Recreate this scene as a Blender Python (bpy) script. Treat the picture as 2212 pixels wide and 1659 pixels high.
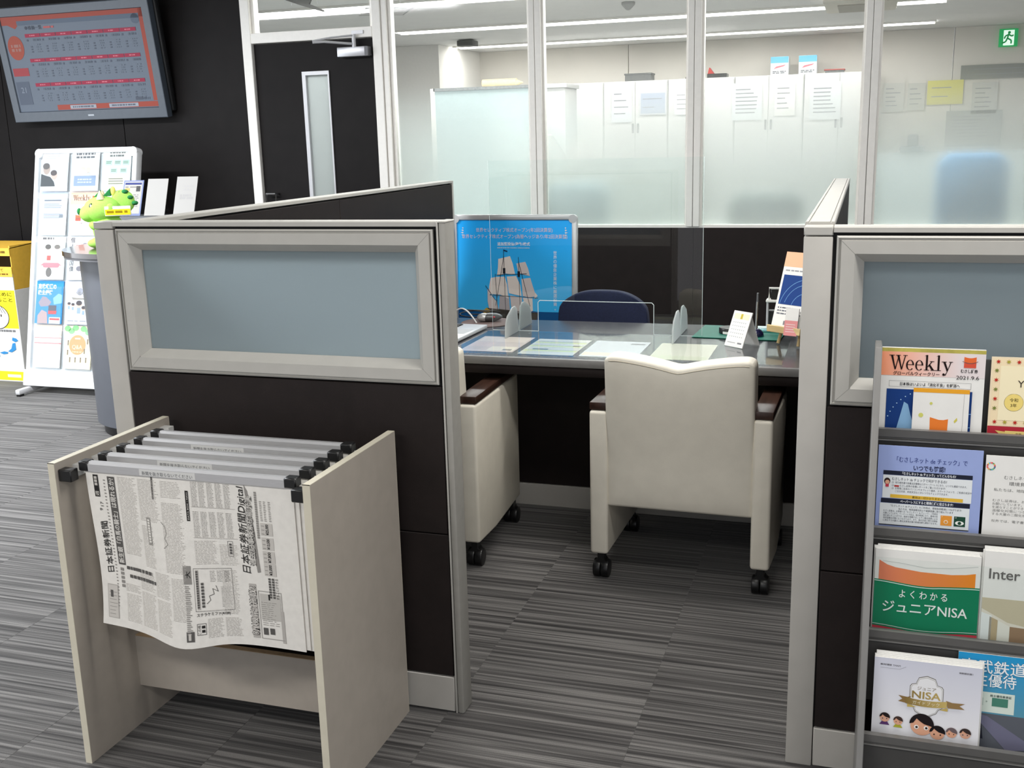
import bpy, bmesh, math, random
from mathutils import Matrix, Vector, Euler

for _o in list(bpy.data.objects):
    bpy.data.objects.remove(_o)
random.seed(11)
SC = bpy.context.scene
COL = SC.collection
PI = math.pi

# ------------------------------------------------------------------ camera
def make_camera():
    yaw, pitch, roll, fpx = 0.32045846, 0.22839097, 0.0268426, 2299.2
    f = Vector((-math.sin(yaw) * math.cos(pitch), math.cos(yaw) * math.cos(pitch), -math.sin(pitch)))
    r = Vector((math.cos(yaw), math.sin(yaw), 0))
    d = f.cross(r)
    r2 = r * math.cos(roll) + d * math.sin(roll)
    d2 = d * math.cos(roll) - r * math.sin(roll)
    cam = bpy.data.cameras.new('camera')
    cam.sensor_fit = 'HORIZONTAL'
    cam.sensor_width = 36.0
    cam.lens = 36.0 * fpx / 2212.0
    cam.clip_start = 0.05
    co = bpy.data.objects.new('camera', cam)
    COL.objects.link(co)
    m = Matrix((r2, -d2, -f)).transposed().to_4x4()
    co.matrix_world = Matrix.Translation((0, 0, 1.5)) @ m
    SC.camera = co
make_camera()

# ------------------------------------------------------------------ world, exposure
W = bpy.data.worlds.new('world')
SC.world = W
W.use_nodes = True
W.node_tree.nodes['Background'].inputs[0].default_value = (0.93, 0.95, 1.0, 1)
W.node_tree.nodes['Background'].inputs[1].default_value = 0.8
SC.view_settings.view_transform = 'Standard'
SC.view_settings.look = 'None'
SC.view_settings.gamma = 1.0
SC.view_settings.use_curve_mapping = False
SC.view_settings.exposure = 0.0

# ------------------------------------------------------------------ large lights
def area(name, loc, rot, sx, sy, power, col=(1, 1, 1), spread=180):
    l = bpy.data.lights.new(name, 'AREA')
    l.shape = 'RECTANGLE'
    l.size, l.size_y = sx, sy
    l.energy = power
    l.color = col
    l.spread = math.radians(spread)
    o = bpy.data.objects.new(name, l)
    o.location = loc
    o.rotation_euler = rot
    COL.objects.link(o)
    return o
WARM = (1.0, 0.97, 0.92)
area('ceiling_light_booth', (-0.85, 3.5, 2.58), (0, 0, 0), 1.4, 0.3, 30, WARM)
area('ceiling_light_middle', (0.5, 2.0, 2.58), (0, 0, 0), 2.0, 0.3, 36, WARM)
area('ceiling_light_aisle', (-4.5, 3.3, 2.58), (0, 0, 0), 2.4, 0.26, 190, (0.95, 0.975, 1.0))
area('ceiling_light_entrance', (-2.6, -0.2, 2.58), (0, 0, 0), 2.4, 0.3, 72, WARM)
area('ceiling_light_lobby', (0.6, -0.4, 2.58), (0, 0, 0), 2.4, 0.3, 26, WARM)
area('added_office_fill', (-2.0, 6.75, 2.58), (0, 0, 0), 7.0, 0.26, 215, (1, 0.99, 0.97))  # added fill out of view behind the glass, brightens frosting and office
area('window_daylight', (-7.0, 2.6, 1.5), (0, -PI / 2, 0), 2.2, 3.6, 90, (0.86, 0.93, 1.0))
def spot(name, loc, target, power, deg, blend=0.5, col=WARM):
    l = bpy.data.lights.new(name, 'SPOT')
    l.energy = power
    l.spot_size = math.radians(deg)
    l.spot_blend = blend
    l.color = col
    l.shadow_soft_size = 0.06
    o = bpy.data.objects.new(name, l)
    o.location = loc
    d = Vector(target) - Vector(loc)
    o.rotation_euler = d.to_track_quat('-Z', 'Y').to_euler()
    COL.objects.link(o)
spot('added_brochure_spot', (-4.95, 4.0, 2.5), (-4.85, 5.45, 0.72), 25, 46)  # unseen spot added only to brighten the brochure stand

# ------------------------------------------------------------------ materials
def lin1(c):
    c = c / 255.0
    return c / 12.92 if c <= 0.04045 else ((c + 0.055) / 1.055) ** 2.4
def lin(c):
    return (lin1(c[0]), lin1(c[1]), lin1(c[2]), 1.0)
_M = {}
def mat(name, col, rough=0.5, metal=0.0, spec=0.5, noise=0.0, nscale=40.0, bump=0.0, bscale=300.0, stretch=(1, 1, 1), emit=0.0, coat=0.0):
    if name in _M:
        return _M[name]
    m = bpy.data.materials.new(name)
    m.use_nodes = True
    nt = m.node_tree
    b = nt.nodes['Principled BSDF']
    b.inputs['Roughness'].default_value = rough
    b.inputs['Metallic'].default_value = metal
    b.inputs['Specular IOR Level'].default_value = spec
    b.inputs['Coat Weight'].default_value = coat
    c = lin(col)
    b.inputs['Base Color'].default_value = c
    if emit:
        b.inputs['Emission Color'].default_value = c
        b.inputs['Emission Strength'].default_value = emit
    if noise or bump:
        tc = nt.nodes.new('ShaderNodeTexCoord')
        mp = nt.nodes.new('ShaderNodeMapping')
        mp.inputs['Scale'].default_value = stretch
        nt.links.new(tc.outputs['Object'], mp.inputs['Vector'])
    if noise:
        n = nt.nodes.new('ShaderNodeTexNoise')
        n.inputs['Scale'].default_value = nscale
        n.inputs['Detail'].default_value = 4
        r = nt.nodes.new('ShaderNodeValToRGB')
        r.color_ramp.elements[0].position = 0.3
        r.color_ramp.elements[1].position = 0.7
        r.color_ramp.elements[0].color = tuple(x * (1 - noise) for x in c[:3]) + (1,)
        r.color_ramp.elements[1].color = tuple(min(1, x * (1 + noise)) for x in c[:3]) + (1,)
        nt.links.new(mp.outputs[0], n.inputs['Vector'])
        nt.links.new(n.outputs['Fac'], r.inputs[0])
        nt.links.new(r.outputs[0], b.inputs['Base Color'])
    if bump:
        n2 = nt.nodes.new('ShaderNodeTexNoise')
        n2.inputs['Scale'].default_value = bscale
        n2.inputs['Detail'].default_value = 3
        bp = nt.nodes.new('ShaderNodeBump')
        bp.inputs['Strength'].default_value = bump
        bp.inputs['Distance'].default_value = 0.002
        nt.links.new(mp.outputs[0], n2.inputs['Vector'])
        nt.links.new(n2.outputs['Fac'], bp.inputs['Height'])
        nt.links.new(bp.outputs[0], b.inputs['Normal'])
    _M[name] = m
    return m
def ink(col, rough=0.55, emit=0.0):
    return mat('ink_%d_%d_%d_%d_%d' % (col[0], col[1], col[2], int(rough * 100), int(emit * 100)), col, rough, spec=0.12, emit=emit)
def grad_ink(name, c0, c1, x0, x1, axis=0):
    if name in _M:
        return _M[name]
    m = bpy.data.materials.new(name)
    m.use_nodes = True
    nt = m.node_tree
    b = nt.nodes['Principled BSDF']
    b.inputs['Roughness'].default_value = 0.5
    b.inputs['Specular IOR Level'].default_value = 0.12
    tc = nt.nodes.new('ShaderNodeTexCoord')
    sp = nt.nodes.new('ShaderNodeSeparateXYZ')
    mr = nt.nodes.new('ShaderNodeMapRange')
    mr.inputs['From Min'].default_value = x0
    mr.inputs['From Max'].default_value = x1
    rp = nt.nodes.new('ShaderNodeValToRGB')
    rp.color_ramp.elements[0].color = lin(c0)
    rp.color_ramp.elements[1].color = lin(c1)
    nt.links.new(tc.outputs['Object'], sp.inputs[0])
    nt.links.new(sp.outputs[axis], mr.inputs['Value'])
    nt.links.new(mr.outputs[0], rp.inputs[0])
    nt.links.new(rp.outputs[0], b.inputs['Base Color'])
    _M[name] = m
    return m
def front_only(nt, fr):
    """Fresnel reflection on the outer faces of a thin sheet only"""
    ge = nt.nodes.new('ShaderNodeNewGeometry')
    mm = nt.nodes.new('ShaderNodeMath'); mm.operation = 'SUBTRACT'; mm.inputs[0].default_value = 1.0
    nt.links.new(ge.outputs['Backfacing'], mm.inputs[1])
    mu = nt.nodes.new('ShaderNodeMath'); mu.operation = 'MULTIPLY'
    nt.links.new(fr.outputs[0], mu.inputs[0]); nt.links.new(mm.outputs[0], mu.inputs[1])
    return mu.outputs[0]
def clear(name, tint=(0.97, 0.985, 0.98), gloss=1.0, rough=0.02, ior=1.45):
    """thin clear sheet: transparent with a Fresnel reflection"""
    if name in _M:
        return _M[name]
    m = bpy.data.materials.new(name)
    m.use_nodes = True
    nt = m.node_tree
    nt.nodes.remove(nt.nodes['Principled BSDF'])
    out = nt.nodes['Material Output']
    tr = nt.nodes.new('ShaderNodeBsdfTransparent')
    tr.inputs[0].default_value = tint + (1,)
    gl = nt.nodes.new('ShaderNodeBsdfGlossy')
    gl.inputs['Roughness'].default_value = rough
    gl.inputs[0].default_value = (gloss, gloss, gloss, 1)
    fr = nt.nodes.new('ShaderNodeFresnel')
    fr.inputs['IOR'].default_value = ior
    mx = nt.nodes.new('ShaderNodeMixShader')
    nt.links.new(front_only(nt, fr), mx.inputs[0])
    nt.links.new(tr.outputs[0], mx.inputs[1])
    nt.links.new(gl.outputs[0], mx.inputs[2])
    nt.links.new(mx.outputs[0], out.inputs['Surface'])
    _M[name] = m
    return m
def frosted(name, col, rough, transl, z0=None, z1=None, ior=1.3, fmax=1.0, trans_tint=(0.965, 0.975, 0.972)):
    """frosted film; with z0/z1 the film fades from clear (z1) to full frost (z0)"""
    if name in _M:
        return _M[name]
    m = bpy.data.materials.new(name)
    m.use_nodes = True
    nt = m.node_tree
    nt.nodes.remove(nt.nodes['Principled BSDF'])
    out = nt.nodes['Material Output']
    rf = nt.nodes.new('ShaderNodeBsdfRefraction')
    rf.inputs['Color'].default_value = lin(col)
    rf.inputs['Roughness'].default_value = rough
    rf.inputs['IOR'].default_value = ior
    tl = nt.nodes.new('ShaderNodeBsdfTranslucent')
    tl.inputs['Color'].default_value = lin(col)
    df = nt.nodes.new('ShaderNodeBsdfDiffuse')
    df.inputs['Color'].default_value = lin(col)
    m0 = nt.nodes.new('ShaderNodeMixShader')
    m0.inputs[0].default_value = 0.15
    nt.links.new(tl.outputs[0], m0.inputs[1])
    nt.links.new(df.outputs[0], m0.inputs[2])
    m1 = nt.nodes.new('ShaderNodeMixShader')
    m1.inputs[0].default_value = transl
    nt.links.new(rf.outputs[0], m1.inputs[1])
    nt.links.new(m0.outputs[0], m1.inputs[2])
    last = m1
    if z0 is not None:
        tr = nt.nodes.new('ShaderNodeBsdfTransparent')
        tr.inputs[0].default_value = trans_tint + (1,)
        ge = nt.nodes.new('ShaderNodeNewGeometry')
        sp = nt.nodes.new('ShaderNodeSeparateXYZ')
        mr = nt.nodes.new('ShaderNodeMapRange')
        mr.inputs['From Min'].default_value = z0
        mr.inputs['From Max'].default_value = z1
        nt.links.new(ge.outputs['Position'], sp.inputs[0])
        nt.links.new(sp.outputs[2], mr.inputs['Value'])
        m2 = nt.nodes.new('ShaderNodeMixShader')
        rp = nt.nodes.new('ShaderNodeValToRGB')
        e = rp.color_ramp.elements
        rp.color_ramp.interpolation = 'B_SPLINE'
        e[0].position = 0.0; e[0].color = (fmax, fmax, fmax, 1)
        e[1].position = 1.0; e[1].color = (0, 0, 0, 1)
        for ps_, v_ in ((0.25, 0.90 * fmax), (0.50, 0.52 * fmax), (0.70, 0.22 * fmax), (0.85, 0.05 * fmax)):
            x_ = e.new(ps_); x_.color = (v_, v_, v_, 1)
        nt.links.new(mr.outputs[0], rp.inputs[0])
        nt.links.new(rp.outputs[0], m2.inputs[0])
        nt.links.new(tr.outputs[0], m2.inputs[1])
        nt.links.new(m1.outputs[0], m2.inputs[2])
        last = m2
    gl = nt.nodes.new('ShaderNodeBsdfGlossy')
    gl.inputs['Roughness'].default_value = 0.05 if z0 is not None else 0.3
    fr = nt.nodes.new('ShaderNodeFresnel')
    fr.inputs['IOR'].default_value = 1.25
    m3 = nt.nodes.new('ShaderNodeMixShader')
    nt.links.new(front_only(nt, fr), m3.inputs[0])
    nt.links.new(last.outputs[0], m3.inputs[1])
    nt.links.new(gl.outputs[0], m3.inputs[2])
    nt.links.new(m3.outputs[0], out.inputs['Surface'])
    _M[name] = m
    return m

# ------------------------------------------------------------------ mesh helpers
MW = {}
class B:
    def __init__(s):
        s.v = []; s.f = []
    def add(s, vs, fs):
        n = len(s.v)
        s.v += [tuple(p) for p in vs]
        s.f += [tuple(i + n for i in q) for q in fs]
        return s
    def box(s, x0, y0, z0, x1, y1, z1):
        return s.add([(x0, y0, z0), (x1, y0, z0), (x1, y1, z0), (x0, y1, z0), (x0, y0, z1), (x1, y0, z1), (x1, y1, z1), (x0, y1, z1)],
                     [(3, 2, 1, 0), (4, 5, 6, 7), (0, 1, 5, 4), (1, 2, 6, 5), (2, 3, 7, 6), (3, 0, 4, 7)])
    def prism(s, pts, axis, a, b):
        def p3(p, t):
            return (t, p[0], p[1]) if axis == 'x' else ((p[0], t, p[1]) if axis == 'y' else (p[0], p[1], t))
        n = len(pts)
        vs = [p3(p, a) for p in pts] + [p3(p, b) for p in pts]
        fs = [tuple(range(n))[::-1], tuple(range(n, 2 * n))] + [(i, (i + 1) % n, n + (i + 1) % n, n + i) for i in range(n)]
        return s.add(vs, fs)
    def cyl(s, c, r, h, axis='z', n=20, r2=None):
        r2 = r if r2 is None else r2
        vs = []
        for k, rr in ((0, r), (1, r2)):
            for i in range(n):
                a = 2 * PI * i / n
                p, q, t = rr * math.cos(a), rr * math.sin(a), k * h
                vs.append((c[0] + p, c[1] + q, c[2] + t) if axis == 'z' else ((c[0] + t, c[1] + p, c[2] + q) if axis == 'x' else (c[0] + p, c[1] + t, c[2] + q)))
        return s.add(vs, [tuple(range(n))[::-1], tuple(range(n, 2 * n))] + [(i, (i + 1) % n, n + (i + 1) % n, n + i) for i in range(n)])
    def tube(s, path, r, n=8):
        path = [Vector(p) for p in path]
        rings = []
        up = Vector((0, 0, 1))
        for i, p in enumerate(path):
            t = (path[min(i + 1, len(path) - 1)] - path[max(i - 1, 0)]).normalized()
            a = t.cross(up)
            if a.length < 1e-3:
                a = t.cross(Vector((1, 0, 0)))
            a.normalize()
            b = t.cross(a)
            rings.append([p + a * (r * math.cos(2 * PI * k / n)) + b * (r * math.sin(2 * PI * k / n)) for k in range(n)])
        vs = [q for ring in rings for q in ring]
        fs = [tuple(range(n)), tuple(range(len(vs) - n, len(vs)))[::-1]]
        for i in range(len(rings) - 1):
            for k in range(n):
                fs.append((i * n + k, (i + 1) * n + k, (i + 1) * n + (k + 1) % n, i * n + (k + 1) % n))
        return s.add(vs, fs)
    def lathe(s, prof, c=(0, 0, 0), n=24):
        vs = []
        for r, z in prof:
            for i in range(n):
                a = 2 * PI * i / n
                vs.append((c[0] + r * math.cos(a), c[1] + r * math.sin(a), c[2] + z))
        fs = []
        for j in range(len(prof) - 1):
            for i in range(n):
                fs.append((j * n + i, j * n + (i + 1) % n, (j + 1) * n + (i + 1) % n, (j + 1) * n + i))
        fs.append(tuple(range(n))[::-1])
        fs.append(tuple(range(len(vs) - n, len(vs))))
        return s.add(vs, fs)
    def ell(s, c, rx, ry, rz, n=16, m=10, rot=None):
        vs = [Vector((0, 0, -rz))]
        for j in range(1, m):
            t = -PI / 2 + PI * j / m
            for i in range(n):
                a = 2 * PI * i / n
                vs.append(Vector((rx * math.cos(t) * math.cos(a), ry * math.cos(t) * math.sin(a), rz * math.sin(t))))
        vs.append(Vector((0, 0, rz)))
        if rot:
            R = Euler(rot).to_matrix()
            vs = [R @ p for p in vs]
        vs = [p + Vector(c) for p in vs]
        fs = [(0, 1 + (i + 1) % n, 1 + i) for i in range(n)]
        for j in range(m - 2):
            for i in range(n):
                fs.append((1 + j * n + i, 1 + j * n + (i + 1) % n, 1 + (j + 1) * n + (i + 1) % n, 1 + (j + 1) * n + i))
        L = len(vs) - 1
        fs += [(L, L - n + i, L - n + (i + 1) % n) for i in range(n)]
        return s.add(vs, fs)
    def ring(s, loops, close=True):
        """loops: list of equal-length point lists, bridged in order"""
        n = len(loops[0])
        vs = [p for l in loops for p in l]
        fs = []
        for j in range(len(loops) - 1):
            for i in range(n):
                fs.append((j * n + i, j * n + (i + 1) % n, (j + 1) * n + (i + 1) % n, (j + 1) * n + i))
        return s.add(vs, fs)
    def grid(s, fn, nu, nv):
        vs = [fn(i / nu, j / nv) for j in range(nv + 1) for i in range(nu + 1)]
        w = nu + 1
        return s.add(vs, [(j * w + i, j * w + i + 1, (j + 1) * w + i + 1, (j + 1) * w + i) for j in range(nv) for i in range(nu)])
    def build(s, name, material, parent=None, local=False, bevel=0.0, seg=2, smooth=False, fixn=True):
        vs = s.v
        if parent is not None and not local:
            inv = MW[parent.name].inverted()
            vs = [tuple(inv @ Vector(p)) for p in vs]
        me = bpy.data.meshes.new(name)
        me.from_pydata(vs, [], s.f)
        if bevel or fixn:
            bm = bmesh.new()
            bm.from_mesh(me)
            if fixn:
                bmesh.ops.recalc_face_normals(bm, faces=bm.faces[:])
            if bevel:
                es = [e for e in bm.edges if len(e.link_faces) == 2 and e.calc_face_angle(0) > 0.5]
                bmesh.ops.bevel(bm, geom=es, offset=bevel, segments=seg, profile=0.5, affect='EDGES', clamp_overlap=True)
            bm.to_mesh(me)
            bm.free()
        if smooth or bevel:
            for p in me.polygons:
                p.use_smooth = True
            me.set_sharp_from_angle(angle=math.radians(40))
        me.materials.append(material)
        o = bpy.data.objects.new(name, me)
        COL.objects.link(o)
        if parent is not None:
            o.parent = parent
            MW[o.name] = MW[parent.name]
        else:
            MW[o.name] = Matrix.Identity(4)
        return o
def tag(o, label, cat=None, group=None, kind=None):
    o['label'] = label
    if cat: o['category'] = cat
    if group: o['group'] = group
    if kind: o['kind'] = kind
    return o
def thing(name, label, cat, loc=(0, 0, 0), rot=(0, 0, 0), group=None, kind=None):
    o = bpy.data.objects.new(name, None)
    o.empty_display_size = 0.05
    COL.objects.link(o)
    o.location = loc
    o.rotation_euler = rot
    MW[o.name] = Matrix.LocRotScale(Vector(loc), Euler(rot), None)
    return tag(o, label, cat, group, kind)
def copy_tree(o, parent=None):
    c = o.copy()
    COL.objects.link(c)
    c.parent = parent
    for ch in list(o.children):
        copy_tree(ch, c)
    return c
def place(o, loc, rot=(0, 0, 0)):
    o.location = loc
    o.rotation_euler = rot
    MW[o.name] = Matrix.LocRotScale(Vector(loc), Euler(rot), None)

# ------------------------------------------------------------------ flat print on a page (local x right, y up, z out)
_TX = {}
def glyphs(s, bold=0.0, res=3, shear=0.0):
    k = (s, bold, res, shear)
    if k not in _TX:
        c = bpy.data.curves.new('lettering', 'FONT')
        c.body = s
        c.resolution_u = res
        c.offset = bold
        c.shear = shear
        o = bpy.data.objects.new('lettering', c)
        me = bpy.data.meshes.new_from_object(o)
        vs = [(v.co.x, v.co.y) for v in me.vertices]
        fs = [tuple(p.vertices) for p in me.polygons]
        bpy.data.objects.remove(o)
        bpy.data.curves.remove(c)
        bpy.data.meshes.remove(me)
        _TX[k] = (vs, fs)
    return _TX[k]
class Page:
    def __init__(s, parent, fn=None, step=0.0003, base=0.0, rough=0.5, emit=0.0):
        s.p = parent; s.fn = fn; s.step = step; s.base = base; s.rough = rough; s.emit = emit
        s.parts = {}; s.n = 0
    def _b(s, name, col, layer, sep=False):
        s.n += 1
        k = (name, col, s.n if sep or name in ('printed_block', 'table_header', 'headline_band', 'icon', 'text_box', 'sail', 'leaf') else 0)
        if k not in s.parts:
            s.parts[k] = B()
        return s.parts[k]
    def poly(s, pts, col, layer=1, name='printed_shape'):
        z = s.base + s.step * layer
        s._b(name, col, layer).add([(x, y, z) for x, y in pts], [tuple(range(len(pts)))])
    def rect(s, x0, y0, x1, y1, col, layer=1, name='printed_block'):
        s.poly([(x0, y0), (x1, y0), (x1, y1), (x0, y1)], col, layer, name)
    def frame(s, x0, y0, x1, y1, t, col, layer=1, name='printed_border'):
        s.rect(x0, y0, x1, y0 + t, col, layer, name); s.rect(x0, y1 - t, x1, y1, col, layer, name)
        s.rect(x0, y0 + t, x0 + t, y1 - t, col, layer, name); s.rect(x1 - t, y0 + t, x1, y1 - t, col, layer, name)
    def circ(s, cx, cy, r, col, layer=1, name='printed_shape', ry=None, n=28, a0=0, a1=360):
        ry = r if ry is None else ry
        full = abs(a1 - a0) >= 360
        m = n if full else n + 1
        s.poly([(cx + r * math.cos(math.radians(a0 + (a1 - a0) * i / n)), cy + ry * math.sin(math.radians(a0 + (a1 - a0) * i / n))) for i in range(m)], col, layer, name)
    def line(s, pts, w, col, layer=1, name='printed_line'):
        z = s.base + s.step * layer
        b = s._b(name, col, layer)
        for (xa, ya), (xb, yb) in zip(pts, pts[1:]):
            dx, dy = xb - xa, yb - ya
            L = math.hypot(dx, dy) or 1
            nx, ny = -dy / L * w / 2, dx / L * w / 2
            b.add([(xa + nx, ya + ny, z), (xa - nx, ya - ny, z), (xb - nx, yb - ny, z), (xb + nx, yb + ny, z)], [(0, 1, 2, 3)])
    def text(s, st, x, y, size, col, layer=2, align='L', bold=0.0, rot=0.0, width=None, name='lettering', res=3, shear=0.0, skew=0.0):
        vs, fs = glyphs(st, bold, res, shear)
        if not vs:
            return
        x0 = min(v[0] for v in vs); x1 = max(v[0] for v in vs)
        sx = size
        if width:
            sx = width / (x1 - x0)
        off = {'L': -x0, 'C': -(x0 + x1) / 2, 'R': -x1}[align]
        c, sn = math.cos(rot), math.sin(rot)
        z = s.base + s.step * layer
        out = []
        for vx, vy in vs:
            px, py = (vx + off) * sx, vy * size
            py += px * skew
            out.append((x + px * c - py * sn, y + px * sn + py * c, z))
        s._b(name, col, layer, True).add(out, fs)
    def bars(s, x0, y0, x1, y1, n, h, col, layer=2, ragged=0.3, name='small_print', vertical=False, seg=0):
        """rows of tiny print too small to read"""
        b = s._b(name, col, layer)
        z = s.base + s.step * layer
        for i in range(n):
            t = (i + 0.5) / n
            if vertical:
                xc = x0 + (x1 - x0) * t
                e = y0 + (y1 - y0) * random.uniform(0, ragged)
                b.add([(xc - h / 2, e, z), (xc + h / 2, e, z), (xc + h / 2, y1, z), (xc - h / 2, y1, z)], [(0, 1, 2, 3)])
            else:
                yc = y1 - (y1 - y0) * t
                e = x1 - (x1 - x0) * random.uniform(0, ragged)
                if seg:
                    xa = x0
                    while xa < e:
                        xb = min(e, xa + seg * random.uniform(0.5, 1.8))
                        b.add([(xa, yc - h / 2, z), (xb, yc - h / 2, z), (xb, yc + h / 2, z), (xa, yc + h / 2, z)], [(0, 1, 2, 3)])
                        xa = xb + seg * random.uniform(0.15, 0.5)
                else:
                    b.add([(x0, yc - h / 2, z), (e, yc - h / 2, z), (e, yc + h / 2, z), (x0, yc + h / 2, z)], [(0, 1, 2, 3)])
    def flush(s):
        for (name, col, _k), b in s.parts.items():
            if s.fn:
                b.v = [s.fn(*p) for p in b.v]
            m = col if isinstance(col, bpy.types.Material) else ink(col, s.rough, s.emit)
            o = b.build(name, m, s.p, local=True, fixn=False)
            if name in ('small_print', 'table_figures', 'day_numbers', 'globe_lines', 'tiny_figure'):
                o['kind'] = 'stuff'
        s.parts = {}
def serif_weekly(pg, x, y, h, width, col, layer=2):
    P = []; off = 0.0
    def q(pts): P.append([(px + off, py) for px, py in pts])
    def r(x0, y0, x1, y1): q([(x0, y0), (x1, y0), (x1, y1), (x0, y1)])
    def arc(cx, cy, ro, ryo, ri, ryi, a0, a1, n=18):
        for i in range(n):
            a, b = math.radians(a0 + (a1 - a0) * i / n), math.radians(a0 + (a1 - a0) * (i + 1) / n)
            q([(cx + ro * math.cos(a), cy + ryo * math.sin(a)), (cx + ro * math.cos(b), cy + ryo * math.sin(b)),
               (cx + ri * math.cos(b), cy + ryi * math.sin(b)), (cx + ri * math.cos(a), cy + ryi * math.sin(a))])
    q([(.10, 1), (.26, 1), (.50, 0), (.42, 0)]); q([(.42, 0), (.50, 0), (.72, .95), (.66, .95)])
    q([(.56, 1), (.72, 1), (.96, 0), (.88, 0)]); q([(.88, 0), (.96, 0), (1.20, 1), (1.13, 1)])
    r(0, .955, .38, 1); r(.47, .955, .82, 1); r(1.0, .955, 1.32, 1)
    off = 1.22
    for k in range(2):
        arc(.30, .33, .29, .36, .17, .32, 0, 318)
        r(.10, .34, .57, .385)
        off += 0.66
    r(.10, 0, .24, 1.06); q([(-.02, .98), (.12, 1.0), (.24, 1.06), (.10, 1.04)]); r(-.02, 0, .36, .045)
    q([(.22, .26), (.28, .24), (.58, .62), (.50, .62)]); r(.38, .60, .70, .645)
    q([(.28, .36), (.38, .46), (.72, .02), (.54, .02)]); r(.46, 0, .82, .045)
    off += 0.84
    r(.10, 0, .24, 1.06); q([(-.02, .98), (.12, 1.0), (.24, 1.06), (.10, 1.04)]); r(-.02, 0, .36, .045)
    off += 0.40
    q([(.08, .64), (.24, .64), (.46, .10), (.38, -.04)]); q([(.38, -.04), (.44, .0), (.68, .64), (.61, .64)])
    q([(.38, -.04), (.43, -.02), (.30, -.30), (.22, -.30)]); arc(.16, -.24, .09, .09, 0.0, 0.0, 0, 360, 12)
    r(-.02, .60, .34, .645); r(.50, .60, .78, .645)
    W_ = off + .78
    sx = width / W_
    for p in P:
        pg.poly([(x + a * sx, y + b * h) for a, b in p], col, layer, 'lettering')

# ------------------------------------------------------------------ shared materials
DARK = mat('dark_brown_laminate', (22, 19, 19), 0.6, spec=0.16, noise=0.18, nscale=9, bump=0.08, bscale=500)
DARKP = mat('dark_brown_panel', (34, 28, 27), 0.6, spec=0.2, noise=0.12, nscale=14, bump=0.1, bscale=600)
TRIM = mat('light_grey_trim', (178, 176, 170), 0.45, noise=0.03, nscale=20)
TRIM2 = mat('light_grey_post', (178, 175, 169), 0.5, noise=0.04, nscale=12, bump=0.05, bscale=900)
BLACK = mat('black_gap', (14, 13, 13), 0.7)
BLKP = mat('black_plastic', (22, 22, 23), 0.35, noise=0.1)
WHITEF = mat('white_frame_paint', (246, 243, 237), 0.45, noise=0.02)
ALU = mat('brushed_aluminium', (200, 200, 202), 0.3, 0.45, noise=0.05, nscale=60, stretch=(1, 20, 20))
CHROME = mat('chrome', (215, 215, 218), 0.12, 1.0, noise=0.02)
PAPER = mat('white_paper', (232, 231, 227), 0.6, noise=0.02, nscale=30)
NEWSP = mat('newsprint', (226, 223, 217), 0.75, noise=0.04, nscale=60)
CLEAR = clear('clear_acrylic')
CREAM = mat('cream_leather', (236, 230, 215), 0.42, noise=0.03, nscale=18, bump=0.12, bscale=420)
WOOD = mat('dark_walnut', (58, 38, 30), 0.38, noise=0.35, nscale=10, stretch=(8, 1, 8), bump=0.05)

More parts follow.
